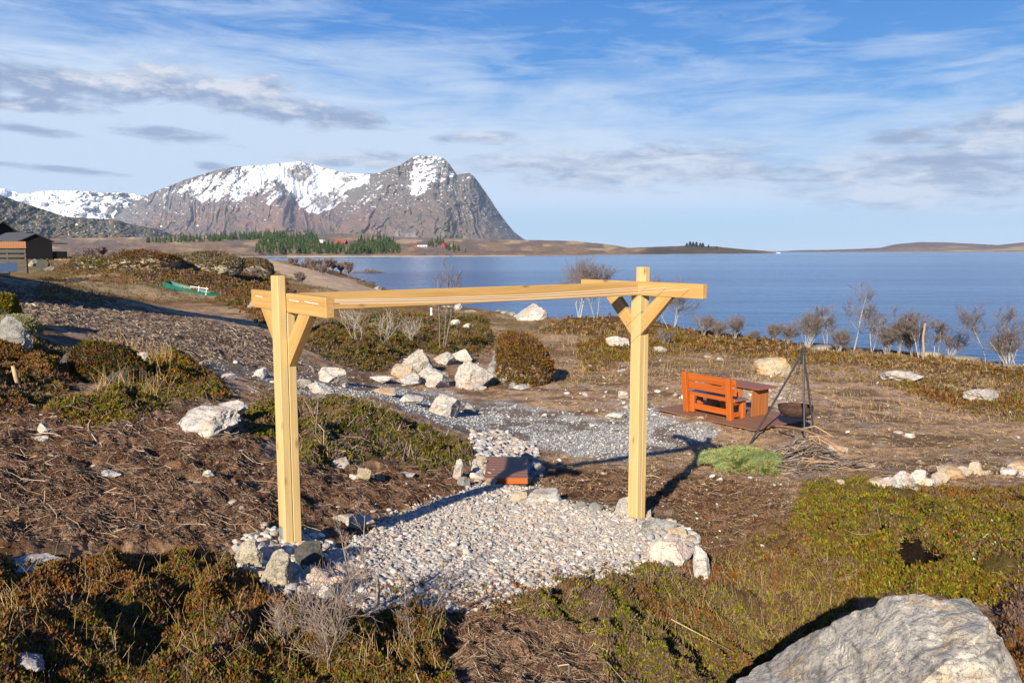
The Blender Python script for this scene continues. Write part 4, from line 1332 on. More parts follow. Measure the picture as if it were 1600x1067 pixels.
# ------------------------------------------------------------------ rocks
def rock_geo(seed, sub=4, facets=12, rough=.10, cut=(.55, .9)):
    rs = np.random.default_rng(seed)
    V, Fc = ICO[sub]; V = V.copy()
    n = rs.normal(size=(facets, 3)); n /= np.linalg.norm(n, axis=1)[:, None]
    for k in range(facets):
        d = rs.uniform(*cut); e = np.maximum(V @ n[k] - d, 0); V = V - e[:, None] * n[k]
    V = V * (1 + (fbm3(V * 2.2 + seed, seed, 4)[:, None] - .5) * rough * 2.0)
    cr = np.abs(2 * fbm3(V * np.array([1.3, 1.3, 3.2]) + seed * .37, seed + 7, 3) - 1); V = V * (1 - rough * .45 * ss(.10, 0, cr))[:, None]
    V = V + (fbm3(V * 8 + seed, seed + 3, 4)[:, None] - .5) * rough * .8
    V = V / np.abs(V).max(0)
    return V, Fc


NR = [0]


def rock(u, v, w, h, mat, label, name='rock', cat='rock', depth=.75, sub=4, facets=12, rough=.10, rz=0.0, sink=.45, group=None, prof=None, cut=(.55, .9), smooth=False, tilt=0.0, lift=0.0):
    NR[0] += 1; seed = 1000 + NR[0] * 17
    x, y, z = [float(k[0]) for k in hit(u, v)]
    kx, mz = x / y, z / y; th = math.atan(-mz)
    W = w * y / F; Dp = depth * W; Hap = h * y / F
    H = max((Hap - Dp * math.sin(th) * .25) / math.cos(th), Hap * .5)
    y2 = y + Dp * .42; x2 = kx * y2
    V, Fc = rock_geo(seed, sub, facets, rough, cut)
    if prof is not None:
        px_, pz_ = zip(*prof); s = np.interp(V[:, 0], px_, pz_); V[:, 2] = np.where(V[:, 2] > 0, V[:, 2] * s, V[:, 2])
    tot = H * (1 + sink)
    V = V * np.array([W / 2, Dp / 2, tot / 2]); 
    if tilt:
        V = V @ np.array(Matrix.Rotation(tilt, 3, 'Y')).T
    o = mesh_arrays(name, V, Fc, MAT[mat], smooth=smooth)
    g = float(surf(x2, y2)); g = min(g, float(surf(x, y)) + .2 * H)
    o.location = (x2, y2, g + H - tot / 2 + lift); o.rotation_euler = (0, 0, rz)
    tag(o, label, cat, group)
    return o


RW, RT, RG, RD, RL, RGN = 'rock_white', 'rock_tan', 'rock_grey', 'rock_dark', 'rock_lichen', 'rock_gneiss'
# the big boulder in the foreground
NR[0] += 1
V, Fc = rock_geo(5111, 6, 16, .055, (.62, .92))
px_, pz_ = zip(*[(-1, .02), (-.75, .08), (-.5, .22), (-.25, .46), (0, .74), (.2, .95), (.4, 1.0), (.6, .97), (.78, .84), (.92, .6), (1, .36)])
s = np.interp(V[:, 0], px_, pz_); V[:, 2] = np.where(V[:, 2] > -.2, (V[:, 2] + .2) * s - .2, V[:, 2])
V = V * np.array([.81, .62, .62])
Pn = V @ np.array(Matrix.Rotation(.5, 3, 'Z')).T
ridge_n = np.abs(2 * fbm3(Pn * np.array([1.5, 1.5, 9]) + 3, 77, 4) - 1)
nr = V / np.linalg.norm(V, axis=1)[:, None]
V = V - nr * (.018 * ss(.16, .0, ridge_n))[:, None] + nr * ((fbm3(V * 18, 79, 4) - .5) * .022)[:, None]
o = mesh_arrays('boulder', V, Fc, MAT[RGN], smooth=False); BIG = o
kx, mz = ray(1362, 1010); o.location = (float(kx) * 3.9, 3.9, -2.37); o.rotation_euler = (0, 0, R(-4))
tag(o, 'huge pale grey banded boulder filling the lower right corner', 'boulder')

ROCKS = [
    # the white heap beside the mossy rock
    (655, 585, 58, 40, RW, 'largest pale block on top of the white rock heap beside the mossy boulder'),
    (738, 610, 74, 48, RW, 'orange stained white boulder at the right of the white rock heap'),
    (682, 606, 52, 38, RW, 'cream block in the middle of the white rock heap'),
    (630, 592, 52, 30, RT, 'beige slab at the left of the white rock heap'),
    (643, 604, 58, 24, RW, 'bright white slab lying low at the front of the white rock heap'),
    (693, 570, 34, 20, RW, 'small white rock behind the white rock heap'),
    (725, 565, 40, 20, RW, 'pale rock between the white heap and the mossy boulder'),
    (678, 609, 30, 13, RW, 'small pale stone at the foot of the white rock heap'),
    (593, 597, 52, 14, RW, 'flat white slab just left of the white rock heap'),
    (519, 600, 52, 28, RW, 'rounded white rock on bare soil right of the left post'),
    (700, 652, 62, 38, RW, 'large cream rock standing alone on the grey gravel path'),
    (732, 646, 22, 18, RG, 'small grey rock leaning on the lone cream rock'),
    (642, 632, 44, 17, RW, 'low cream rock on the path left of the lone cream rock'),
    (600, 617, 50, 11, RT, 'thin beige slab along the far edge of the gravel path'),
    (500, 618, 44, 20, RW, 'pale pinkish rock half sunk at the left end of the gravel path'),
    (478, 606, 28, 16, RG, 'grey white rock right beside the left post brace'),
    (735, 525, 24, 12, RW, 'white rock on the heath behind the mossy boulder'),
    (710, 520, 18, 10, RW, 'small pale rock behind the bare sapling'),
    (715, 487, 16, 11, RW, 'pale rock on the shore behind the long beam'),
    (788, 600, 13, 10, RG, 'grey stone on the soil in front of the mossy boulder'),
    (773, 602, 12, 13, RW, 'small upright white stone in front of the mossy boulder'),
    (763, 594, 8, 8, 'rock_tan', 'small yellow stone at the foot of the stained boulder'),
    (745, 612, 40, 8, RW, 'thin white slab below the orange stained boulder'),
    (810, 612, 40, 9, RW, 'flat white slab in front of the mossy boulder'),
    (962, 655, 44, 12, RW, 'flat white slab on the gravel left of the right post'),
    # the moor
    (830, 505, 52, 26, RW, 'big white rock on the shore edge above the heath'),
    (1212, 590, 68, 40, RT, 'large square tan boulder behind the fire tripod'),
    (1415, 599, 72, 19, RW, 'long pale rock with an orange patch on the moor'),
    (1535, 632, 64, 24, RW, 'broad white rock nearest the right edge of the moor'),
    (965, 549, 42, 16, RW, 'long pale rock left of the right post head'),
    (1028, 554, 30, 11, RW, 'low white rock right of the right post head'),
    (972, 582, 17, 6, RW, 'small white stone on dry grass left of the right post'),
    (1105, 561, 12, 5, RW, 'small white stone on the heath above the bench'),
    (1124, 564, 14, 5, RW, 'flat white stone on the heath right of another above the bench'),
    (972, 625, 22, 14, RW, 'white rock among rubble left of the bench'),
    (1402, 677, 17, 6, RW, 'left one of two flat white stones on the bare moor'),
    (1422, 682, 18, 8, RW, 'right one of two flat white stones on the bare moor'),
    (1200, 668, 26, 7, RW, 'flat pale stone beside the platform corner'),
    # around the right post
    (972, 806, 34, 34, RW, 'bright white rock leaning behind the right post foot'),
    (1013, 812, 12, 17, RG, 'small pointed grey stone right of the right post foot'),
    (1030, 836, 62, 24, RG, 'grey slab just right of the right post foot'),
    (1062, 842, 40, 22, RT, 'golden brown stone at the outer rim of the pebble pad'),
    (1045, 846, 26, 17, RW, 'small white wedge between the golden stone and the pink slab'),
    (1054, 884, 92, 46, 'rock_pink', 'large pinkish slab at the right rim of the pebble pad'),
    (1098, 908, 34, 56, RW, 'tall white stone at the outer end of the pink slab'),
    (1040, 888, 26, 18, RG, 'small grey stone under the pink slab'),
    (855, 785, 62, 21, RW, 'long white stone at the back rim of the pebble pad'),
    (830, 778, 44, 18, RD, 'dark stone left of the long white back rim stone'),
    (812, 784, 34, 20, RT, 'orange brown stone at the back rim of the pebble pad'),
    (905, 795, 22, 13, RG, 'grey stone along the back rim of the pebble pad'),
    (930, 800, 28, 17, RG, 'pale grey stone nearest the white rock on the back rim'),
    # around the left post
    (437, 922, 74, 60, RL, 'big rounded lichen boulder in front of the left post foot'),
    (395, 892, 54, 48, RL, 'angular brown rock left of the left post foot'),
    (489, 894, 62, 44, RD, 'dark grey green rock right of the left post foot'),
    (492, 912, 52, 24, RT, 'tan flat stone under the dark rock at the left post'),
    (497, 918, 56, 26, 'rock_pink', 'white pink wedge stone right of the lichen boulder'),
    (518, 930, 44, 30, 'rock_pink', 'pale pink stone at the right end of the left post cairn'),
    (508, 940, 34, 26, RW, 'bluish white stone lowest at the left post cairn'),
    (478, 862, 26, 15, RT, 'round cream stone touching the left post foot'),
    (505, 872, 22, 14, RG, 'grey stone at the back right of the left post cairn'),
    (428, 868, 14, 13, RT, 'small tan cobble left of the left post foot'),
    (441, 868, 18, 12, RW, 'flat bluish stone directly in front of the left post foot'),
    (415, 864, 15, 12, RW, 'pale cobble behind the angular brown rock'),
    (424, 926, 26, 17, RL, 'small lichen stone under the big lichen boulder'),
    (484, 838, 24, 16, RG, 'grey stone on the soil right of the left post'),
    # the dug slope at the left
    (555, 827, 84, 26, RW, 'long white rock with thin twigs in front, on the peat'),
    (318, 682, 108, 54, RW, 'largest white rock ledge on the left peat slope'),
    (358, 660, 62, 34, RW, 'upper right white rock beside the white ledge'),
    (68, 675, 24, 20, RW, 'small white rock on the peat at far left'),
    (62, 688, 30, 10, RW, 'flat white stone below the small rock at far left'),
    (222, 567, 24, 14, RW, 'white rock between the dark boulder and the heather mound'),
    (312, 577, 22, 12, RW, 'white stone at the left start of the gravel strip'),
    (353, 594, 34, 10, RW, 'flat white slab on the gravel strip at left'),
    (410, 590, 26, 20, RW, 'white stone just left of the left post brace'),
    (48, 882, 112, 22, RW, 'long white rock half buried at the left edge'),
    (35, 1070, 90, 30, RG, 'grey rock at the bottom left corner'),
    (170, 747, 40, 9, RW, 'flat white stone in the left peat'),
    (325, 752, 24, 12, RW, 'small bluish white stone in the middle of the left peat'),
    (358, 784, 32, 9, RW, 'flat pinkish stone nearest the left post on the peat'),
    (535, 728, 34, 18, RW, 'white rock at the foot of the heather bank'),
    (570, 756, 30, 24, RT, 'cream stone with small rubble below the heather bank'),
    (555, 752, 22, 12, RW, 'white chip left of the cream stone below the bank'),
    (592, 750, 20, 12, RG, 'grey chip right of the cream stone below the bank'),
    (635, 744, 36, 7, RW, 'thin white splinter lying below the heather bank'),
    (715, 745, 20, 38, RW, 'upright white splinter beside the wooden step'),
    (722, 758, 30, 20, RG, 'grey stone below the white splinter by the step'),
    (750, 735, 16, 20, RT, 'cream stone against the left side of the step'),
    (836, 745, 24, 26, RG, 'grey rock against the right side of the step'),
    (822, 724, 26, 18, RG, 'grey rock behind the right corner of the step'),
    (765, 758, 26, 13, RT, 'tan stone supporting the front left corner of the step'),
    (815, 760, 28, 14, RT, 'tan stone supporting the front right corner of the step'),
    # the left upper bank
    (20, 562, 62, 54, RG, 'grey lichen rock under the pale moss at far left'),
    (66, 422, 24, 26, RD, 'dark upright rock beside the slat wall'),
    (52, 414, 18, 12, RG, 'pale rubble rock left of the dark upright rock'),
    (82, 424, 26, 8, RG, 'flat grey slab in front of the dark upright rock'),
    (400, 490, 30, 18, RG, 'bluish grey rock in the shade behind the left crossbar'),
]
for r_ in ROCKS:
    near = r_[1] > 700
    rock(*r_, sub=5 if near and r_[2] > 40 else 4, facets=15, rz=random.uniform(-.35, .35), cut=(.42, .82), rough=.13)
rock(700 + 455, 747 - 700 + 700, 1, 1, RW, 'x') if False else None

# low stone row at the right
ROW = [(1368, 765, 30, 13, RT), (1385, 768, 34, 18, RW), (1412, 762, 40, 26, RW), (1436, 756, 30, 20, RW), (1400, 771, 30, 14, RW), (1425, 769, 28, 13, RW), (1452, 757, 26, 13, RW), (1466, 753, 28, 14, RT),
       (1484, 748, 40, 18, RT), (1505, 743, 20, 13, RW), (1522, 741, 22, 20, RT), (1540, 742, 16, 9, RT), (1312, 757, 16, 6, RT), (1575, 742, 26, 13, RW), (1590, 736, 34, 13, RT), (1600, 745, 22, 10, RW)]
ROW = [(u, v + 3, w_ * 1.15, h_ * 1.25, m_) for u, v, w_, h_, m_ in ROW]; ROW.sort()
NTH = ['first', 'second', 'third', 'fourth', 'fifth', 'sixth', 'seventh', 'eighth', 'ninth', 'tenth', 'eleventh', 'twelfth', 'thirteenth', 'fourteenth', 'fifteenth', 'sixteenth']
for k, (u, v, w_, h_, mt) in enumerate(ROW):
    rock(u, v, w_, h_, mt, f"{NTH[k]} {'tan' if mt == RT else 'white'} stone from the left in the stone row behind the green heather", 'stone', 'stone', group='stones in the row behind the green heather', facets=9, rz=random.uniform(-.5, .5))
# stones at the brushwood pile
for u, v, w_, h_, mt, lab in [(1297, 707, 20, 10, RW, 'white flat stone at the back of the brushwood pile'), (1315, 712, 26, 14, RT, 'tan stone at the right end of the brushwood pile'), (1300, 700, 14, 5, RW, 'thin white stone just behind the brushwood pile')]:
    rock(u, v, w_, h_, mt, lab, 'stone', 'stone')
# shore rocks
SH = [(1285, 545, 44, 9), (1450, 564, 40, 9), (1500, 568, 70, 8), (1575, 580, 44, 9), (640, 469, 20, 6), (618, 462, 18, 6), (665, 478, 18, 5), (700, 483, 22, 4), (592, 455, 16, 7), (735, 489, 22, 4), (560, 470, 18, 7), (655, 473, 14, 5), (628, 466, 12, 5), (682, 481, 16, 4)]
SH.sort()
for k, (u, v, w_, h_) in enumerate(SH):
    side = 'behind the left crossbar' if u < 800 else 'among the bare birches at right'
    idx = k if u < 800 else k - sum(1 for q_ in SH if q_[0] < 800)
    rock(u, v, w_, h_, [RL, RG, RL][k % 3], f"{NTH[idx]} shoreline rock from the left, {side}", 'shore_rock', 'rock', group='rocks along the shoreline', facets=9)

# rocks that carry a coat of heather or moss
def coat(o, n, size, cols, lo=-9, hi=9, nz=.25, name='heather_coat', axis=0):
    me = o.data; me.update()
    C_ = np.empty(len(me.polygons) * 3); N_ = C_.copy(); A_ = np.empty(len(me.polygons))
    me.polygons.foreach_get('center', C_); me.polygons.foreach_get('normal', N_); me.polygons.foreach_get('area', A_)
    C_ = C_.reshape(-1, 3); N_ = N_.reshape(-1, 3)
    ok = (N_[:, 2] > nz + (fbm3(C_ * 2.5, 5) - .5) * .5) & (C_[:, axis] > lo) & (C_[:, axis] < hi)
    A_ = A_ * ok; idx = RNG.choice(len(A_), n, p=A_ / A_.sum())
    P = C_[idx] + RNG.normal(size=(n, 3)) * size * .4
    s_ = sprigs(P, size * RNG.uniform(.7, 1.3, n), cols(P, n), N_[idx] * .6 + np.array([0, 0, .6]))
    c_ = mesh_arrays(name, *s_[:2], MAT['leaf'], o, s_[2])
    return c_


def sprigs(P, size, col, up=None, k=8, spread=.75, wid=.20):
    """leafy sprigs: k narrow leaves rising from every point. -> V, quads, colours"""
    m = len(P)
    if up is None: up = np.tile(np.array([0, 0, 1.0]), (m, 1))
    d = RNG.normal(size=(m, k, 3)) * spread + up[:, None]; d /= np.linalg.norm(d, axis=2)[..., None] + 1e-9
    sd = np.cross(d, RNG.normal(size=(m, k, 3))); sd /= np.linalg.norm(sd, axis=2)[..., None] + 1e-9
    L = (size[:, None] * RNG.uniform(.6, 1.15, (m, k)))[..., None]
    b0 = P[:, None] + RNG.normal(size=(m, k, 3)) * size[:, None, None] * .22
    A = b0; T_ip = b0 + d * L; M1 = b0 + d * L * .5 + sd * L * wid; M2 = b0 + d * L * .5 - sd * L * wid
    V = np.stack([A, M1, T_ip, M2], 2).reshape(-1, 3)
    q = np.arange(m * k * 4).reshape(-1, 4)
    cc = np.repeat((col[:, None] * RNG.uniform(.65, 1.35, (m, k))[..., None]).reshape(-1, 3), 4, 0)
    return V, q, cc


GREEN = m2f((.135, .140, .014)); LIME = m2f((.235, .205, .020)); OLIVE = m2f((.175, .125, .024)); RUST = m2f((.25, .105, .024)); BROWN = m2f((.175, .105, .062)); PURP = m2f((.17, .115, .09)); STRAW = m2f((.36, .25, .125)); DEEP = m2f((.04, .055, .012))


def pal(P, n, table, scale=1.5, seed=0):
    """patchy colours: neighbouring sprigs share a hue"""
    f = fbm(P[:, 0] * scale + seed, P[:, 1] * scale - seed, 300 + seed, 3) * .75 + RNG.random(n) * .25
    f = np.clip((f - .22) / .56, 0, .999) * len(table)
    return np.array(table)[f.astype(int)]


mo = rock(808, 606, 112, 86, RG, 'big boulder with a thick rust green heather cap, left of the right post', 'mossy_boulder', 'boulder', depth=.95, sub=5, facets=8, cut=(.7, .95), prof=[(-1, .8), (-.2, 1), (.5, .95), (1, .55)])
coat(mo, 7000, .10, lambda P, n: pal(P * .9, n, [RUST * .85, BROWN, RUST, OLIVE * .9, BROWN * .9, RUST * .8, OLIVE], 1.2, 3), lo=-.62, nz=.16, name='heather_cap')
mo = rock(168, 600, 150, 66, RD, 'dark wet boulder with green moss on its top at the left', 'mossy_boulder', 'boulder', depth=.7, sub=5, facets=10, prof=[(-1, 1), (-.5, .95), (.3, .75), (1, .35)])
coat(mo, 3000, .045, lambda P, n: pal(P, n, [GREEN * .8, OLIVE * .8, DEEP, RUST * .7, BROWN * .8, DEEP], 4, 5), nz=.42, lo=-.45, name='moss_cap')
mo = rock(20, 536, 90, 34, RL, 'cushion of pale cream moss over a rock at the left edge', 'mossy_rock', 'rock', depth=.9, sub=5, facets=5, cut=(.8, .97))
coat(mo, 3800, .035, lambda P, n: pal(P, n, [m2f((.33, .29, .15)), m2f((.27, .24, .11)), m2f((.38, .34, .2))], 4, 7), nz=.15, name='moss_cap')
mo = rock(2, 512, 66, 46, RD, 'rock with bright olive moss above the pale moss cushion', 'mossy_rock', 'rock', depth=.8, sub=5, facets=6)
coat(mo, 2600, .045, lambda P, n: pal(P, n, [LIME * .8, OLIVE, GREEN], 4, 9), nz=.3, name='moss_cap')
MOUNDS = [(230, 432, 120, 30, 'long heathery rock knoll left of the boat'), (330, 438, 110, 36, 'heathery rock knoll with pale lichen right above the boat'), (150, 424, 80, 18, 'low heathery knoll nearest the timber stacks'), (395, 432, 70, 26, 'heathery knoll beside the sandy track'), (290, 418, 90, 16, 'farthest pale heathery knoll above the boat')]
for k, (u, v, w_, h_, lab) in enumerate(MOUNDS):
    mo = rock(u, v, w_, h_, RL, lab, 'heather_knoll', 'knoll', depth=.9, sub=5, facets=6, group='heathery knolls on the left shore', cut=(.75, .97), rough=.14)
    coat(mo, 5200, .13, lambda P, n: pal(P * .6, n, [RUST * .5, BROWN, OLIVE * .7, m2f((.26, .22, .15)), BROWN * .8, m2f((.28, .24, .16)), OLIVE * .8], 1.0, 11 + k), nz=.3)

# ------------------------------------------------------------------ scatter
def sample(n, poly=None, box=None, power=1.0):
    """n random ground points under an outline in the photograph"""
    if box is None:
        p = np.array(poly); box = (p[:, 0].min(), p[:, 1].min(), p[:, 0].max(), p[:, 1].max())
    U = RNG.uniform(box[0], box[2], n); Vv = box[1] + (box[3] - box[1]) * RNG.random(n) ** power
    if poly is not None:
        k = poly_sd(U, Vv, poly) + RNG.normal(size=n) * 4 > 0; U, Vv = U[k], Vv[k]
    x, y, z = hit(U, Vv)
    return x, y, y


PV = []
for s_ in range(9):
    V_, F_ = rock_geo(400 + s_, 1, 5, .12, (.6, .92)); PV.append(V_)
PF = ICO[1][1]
V0, F0 = ico(1)
PV0 = [V0 * (1 + np.random.default_rng(s_).uniform(-.28, .22, (12, 1))) for s_ in range(9)]


def pebbles(name, x, y, size, cols, flat=.65, lift=.3, low=False):
    z = surf(x, y); n = len(x); PF_, nv = (F0, 12) if low else (PF, 42)
    kind = RNG.integers(0, 9, n); allv = np.array(PV0 if low else PV)[kind]                       # n,42,3
    sc_ = np.stack([size * RNG.uniform(.8, 1.25, n), size * RNG.uniform(.6, 1, n), size * flat * RNG.uniform(.7, 1.15, n)], 1)
    a_ = RNG.uniform(0, 2 * math.pi, n); b_ = RNG.normal(size=n) * .4
    v = allv * sc_[:, None]
    ca, sa, cb, sb = np.cos(a_)[:, None], np.sin(a_)[:, None], np.cos(b_)[:, None], np.sin(b_)[:, None]
    x1 = v[..., 0] * cb + v[..., 2] * sb; z1 = -v[..., 0] * sb + v[..., 2] * cb
    x2 = x1 * ca - v[..., 1] * sa; y2 = x1 * sa + v[..., 1] * ca
    V = np.stack([x2 + x[:, None], y2 + y[:, None], z1 + (z + size * lift)[:, None]], -1).reshape(-1, 3)
    Fq = (PF_[None] + (np.arange(n) * nv)[:, None, None]).reshape(-1, 3)
    c_ = np.repeat(cols, nv, 0)
    o = mesh_arrays(name, V, Fq, MAT['pebble'], None, c_)
    return tag(o, kind='stuff')


def pebcol(n, tab):
    t_ = np.array(tab); return t_[RNG.integers(0, len(t_), n)] * RNG.uniform(.7, 1.25, n)[:, None]


PT = [(.42, .375, .315), (.40, .345, .285), (.45, .41, .36), (.35, .32, .285), (.28, .27, .255), (.42, .34, .26), (.385, .315, .245), (.49, .46, .42), (.32, .305, .285), (.41, .30, .22)]
xf, yf, _ = sample(75000, PAD)
pebbles('fine_pebbles', xf, yf, np.clip(RNG.lognormal(math.log(.0115), .3, len(xf)), .006, .022), pebcol(len(xf), PT), .7, .5, True)
x1, y1, d1 = sample(12000, PAD)
sz = np.clip(RNG.lognormal(math.log(.018), .36, len(x1)), .010, .055)
x2, y2, d2 = sample(2500, PAD, (500, 750, 1060, 830)); sz2 = np.clip(RNG.lognormal(math.log(.019), .33, len(x2)), .014, .05)
x3, y3, d3 = sample(2600, PAD2); sz3 = np.clip(RNG.lognormal(math.log(.045), .35, len(x3)), .02, .10)
x4, y4, d4 = sample(1500, CAIRN1); sz4 = np.clip(RNG.lognormal(math.log(.026), .4, len(x4)), .012, .07)
x5, y5, d5 = sample(900, CAIRN2); sz5 = np.clip(RNG.lognormal(math.log(.03), .4, len(x5)), .015, .07)
X_ = np.concatenate([x1, x2, x3, x4, x5]); Y_ = np.concatenate([y1, y2, y3, y4, y5]); S_ = np.concatenate([sz, sz2, sz3, sz4, sz5])
pebbles('pebbles', X_, Y_, S_, pebcol(len(X_), PT))
# crushed grey gravel of the path
x1, y1, d1 = sample(60000, PATH)
M_ = masks(x1, y1, base_h(x1, y1)); keep = (M_['path'] > .5) & (ss(.50, .66, fbm(x1 * 1.1 + 5, y1 * 1.1, 87, 4)) < RNG.random(len(x1)) + .1); x1, y1 = x1[keep], y1[keep]
pebbles('gravel', x1, y1, np.clip(RNG.lognormal(math.log(.015), .42, len(x1)), .008, .06), pebcol(len(x1), [(.30, .295, .285), (.24, .238, .235), (.36, .35, .335), (.20, .2, .2), (.44, .41, .375), (.28, .26, .24)]), low=True)
# loose stones and chips over the moor and the diggings
xs, ys = [], []
for n_, bx in ((260, (840, 600, 1600, 760)), (420, (1080, 590, 1260, 645)), (110, (0, 640, 700, 840)), (300, (300, 560, 760, 620)), (260, (850, 740, 1250, 860)), (200, (820, 560, 1100, 660))):
    a_, b_, _ = sample(n_, None, bx); xs.append(a_); ys.append(b_)
xs = np.concatenate(xs); ys = np.concatenate(ys)
pebbles('loose_stones', xs, ys, np.clip(RNG.lognormal(math.log(.022), .55, len(xs)), .010, .10) * np.clip(ys / 14, .45, 1.3), pebcol(len(xs), [(.46, .42, .37), (.36, .31, .25), (.52, .49, .45), (.26, .24, .22), (.38, .31, .24), (.22, .2, .19)]), .5)
# clods of peat and coarse bark chips
xs, ys = [], []
for n_, P_ in ((8000, PEAT), (2600, PEAT2), (3800, PEAT3)):
    a_, b_, _ = sample(n_, P_); xs.append(a_); ys.append(b_)
xs = np.concatenate(xs); ys = np.concatenate(ys); M_ = masks(xs, ys, base_h(xs, ys)); k_ = (M_['pad'] < .2) & (M_['path'] < .4); xs, ys = xs[k_], ys[k_]
pebbles('peat_clods', xs, ys, np.clip(RNG.lognormal(math.log(.010), .5, len(xs)), .004, .035), pebcol(len(xs), [(.075, .038, .024), (.11, .06, .038), (.15, .085, .054), (.05, .027, .018), (.2, .125, .08)]), .6, .1, True)
xs, ys, _ = sample(9000, MULCH)
pebbles('bark_chips', xs, ys, np.clip(RNG.lognormal(math.log(.022), .45, len(xs)), .008, .06), pebcol(len(xs), [(.26, .20, .155), (.17, .12, .085), (.32, .265, .22), (.10, .066, .046), (.22, .155, .11), (.07, .047, .034)]), .3, .3, True)


# stony strip along the water
xs, ys = [], []
for n_, bx in ((2600, (1040, 500, 1640, 600)), (2200, (540, 430, 830, 500))):
    a_, b_, _ = sample(n_ * 4, None, bx); zz = base_h(a_, b_) + (fbm(a_ * .4, b_ * .4, 231, 3) - .5) * 1.6; k_ = (zz < -5.75) & (base_h(a_, b_) > -7.4); xs.append(a_[k_]); ys.append(b_[k_])
xs = np.concatenate(xs); ys = np.concatenate(ys)
pebbles('shore_stones', xs, ys, np.clip(RNG.lognormal(math.log(.13), .5, len(xs)), .05, .5), pebcol(len(xs), [(.30, .27, .23), (.22, .2, .175), (.38, .34, .29), (.16, .145, .125), (.26, .22, .17)]), .5, .2)
# heather, crowberry and moss
def heath_patch(parts, n, poly, table, size, scale=1.5, seed=0, minpx=3.2, k=10, lift=.0, spread=.7, wid=.20):
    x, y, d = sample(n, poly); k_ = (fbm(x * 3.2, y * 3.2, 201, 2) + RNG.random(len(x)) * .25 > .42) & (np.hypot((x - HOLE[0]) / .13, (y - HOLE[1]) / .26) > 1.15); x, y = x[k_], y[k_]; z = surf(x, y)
    s_ = np.maximum(size, minpx * np.hypot(x, y) / F) * RNG.uniform(.7, 1.35, len(x))
    P = np.stack([x, y, z + lift * RNG.random(len(x))], 1)
    parts.append(sprigs(P, s_, pal(P, len(x), table, scale, seed), None, k, spread, wid))


def join(name, parts, mat, kind='stuff'):
    V = np.concatenate([p[0] for p in parts]); off = np.cumsum([0] + [len(p[0]) for p in parts[:-1]])
    q = np.concatenate([p[1] + o_ for p, o_ in zip(parts, off)]); c_ = np.concatenate([p[2] for p in parts])
    return tag(mesh_arrays(name, V, q, MAT[mat], None, c_), kind=kind)


H_ = [h[0] for h in HEATH]
hp = []
MIXB = [RUST, BROWN, RUST * .8, OLIVE, BROWN, RUST, GREEN * .9, BROWN * .9, LIME * .6, RUST * .8, PURP]
MIXG = [PURP, BROWN, GREEN, LIME, BROWN, PURP, GREEN, OLIVE, PURP, RUST * .7]
BRIGHTG = [BROWN, OLIVE, GREEN, LIME, OLIVE, RUST * .8, GREEN * .9, LIME * .9, OLIVE * 1.1, BROWN]
heath_patch(hp, 36000, H_[0], MIXB, .026, 1.9, 1, 3.5)
heath_patch(hp, 22000, H_[1], MIXG, .025, 2.0, 2, 3.6)
heath_patch(hp, 11000, H_[2], [RUST, OLIVE, BROWN, LIME * .8, STRAW * .6, RUST * .8], .028, 1.7, 3, 3.8)
heath_patch(hp, 28000, H_[3], BRIGHTG, .036, 1.5, 4, 4)
heath_patch(hp, 5000, H_[4], [RUST, OLIVE, BROWN, OLIVE, RUST * .8], .05, 1.2, 5, 4.5)
heath_patch(hp, 4000, H_[5], [RUST * .8, BROWN, PURP, OLIVE], .035, 1.2, 6, 5)
heath_patch(hp, 11000, H_[6], [RUST, OLIVE, RUST * 1.1, GREEN, OLIVE, BROWN, LIME * .6], .045, 1.4, 7, 4.5)
heath_patch(hp, 6500, H_[7], [BROWN, RUST * .8, OLIVE, STRAW * .6, BROWN], .04, 1.4, 8, 4.5)
heath_patch(hp, 12000, H_[8], [PURP, BROWN, GREEN, OLIVE, GREEN * .8, PURP, DEEP, PURP, LIME * .6], .05, .9, 9, 4.5)
heath_patch(hp, 2600, H_[9], [OLIVE, GREEN, BROWN], .04, 1.3, 10, 4.5)
heath_patch(hp, 13000, H_[10], [DEEP, GREEN * .7, BROWN, PURP, OLIVE, RUST * .7, GREEN * .8, BROWN, DEEP, PURP], .07, .8, 11, 4)
heath_patch(hp, 3500, H_[11], [RUST * .7, OLIVE, BROWN], .1, .5, 12, 4.5)
heath_patch(hp, 9000, H_[12], [RUST * .7, OLIVE, BROWN, STRAW * .8, RUST * .8, OLIVE * 1.1, STRAW * .6], .10, .5, 13, 4)
heath_patch(hp, 9000, H_[13], [RUST * .7, BROWN, OLIVE * .8, PURP, RUST * .6], .15, .25, 14, 4)
heath_patch(hp, 4000, H_[14], [DEEP, OLIVE * .8, BROWN, RUST * .7], .1, .4, 15, 4)
heath_patch(hp, 3000, H_[15], [RUST * .8, OLIVE, BROWN, STRAW * .8], .08, .6, 16, 4)
heath_patch(hp, 2600, [(560, 905), (800, 905), (1000, 880), (1040, 885), (900, 940), (800, 965), (650, 980)], MIXB, .03, 1.6, 21, 4)
join('heather', hp, 'leaf')
# lichen flecks in the green heather
x, y, _ = sample(170, [(1480, 855), (1560, 850), (1600, 890), (1540, 905), (1490, 900)]); z = surf(x, y) + .03
lp = [sprigs(np.stack([x, y, z - .015], 1), .022 * RNG.uniform(.6, 1.2, len(x)), np.tile(m2f((.62, .6, .48)), (len(x), 1)))]
join('reindeer_lichen', lp, 'leaf')

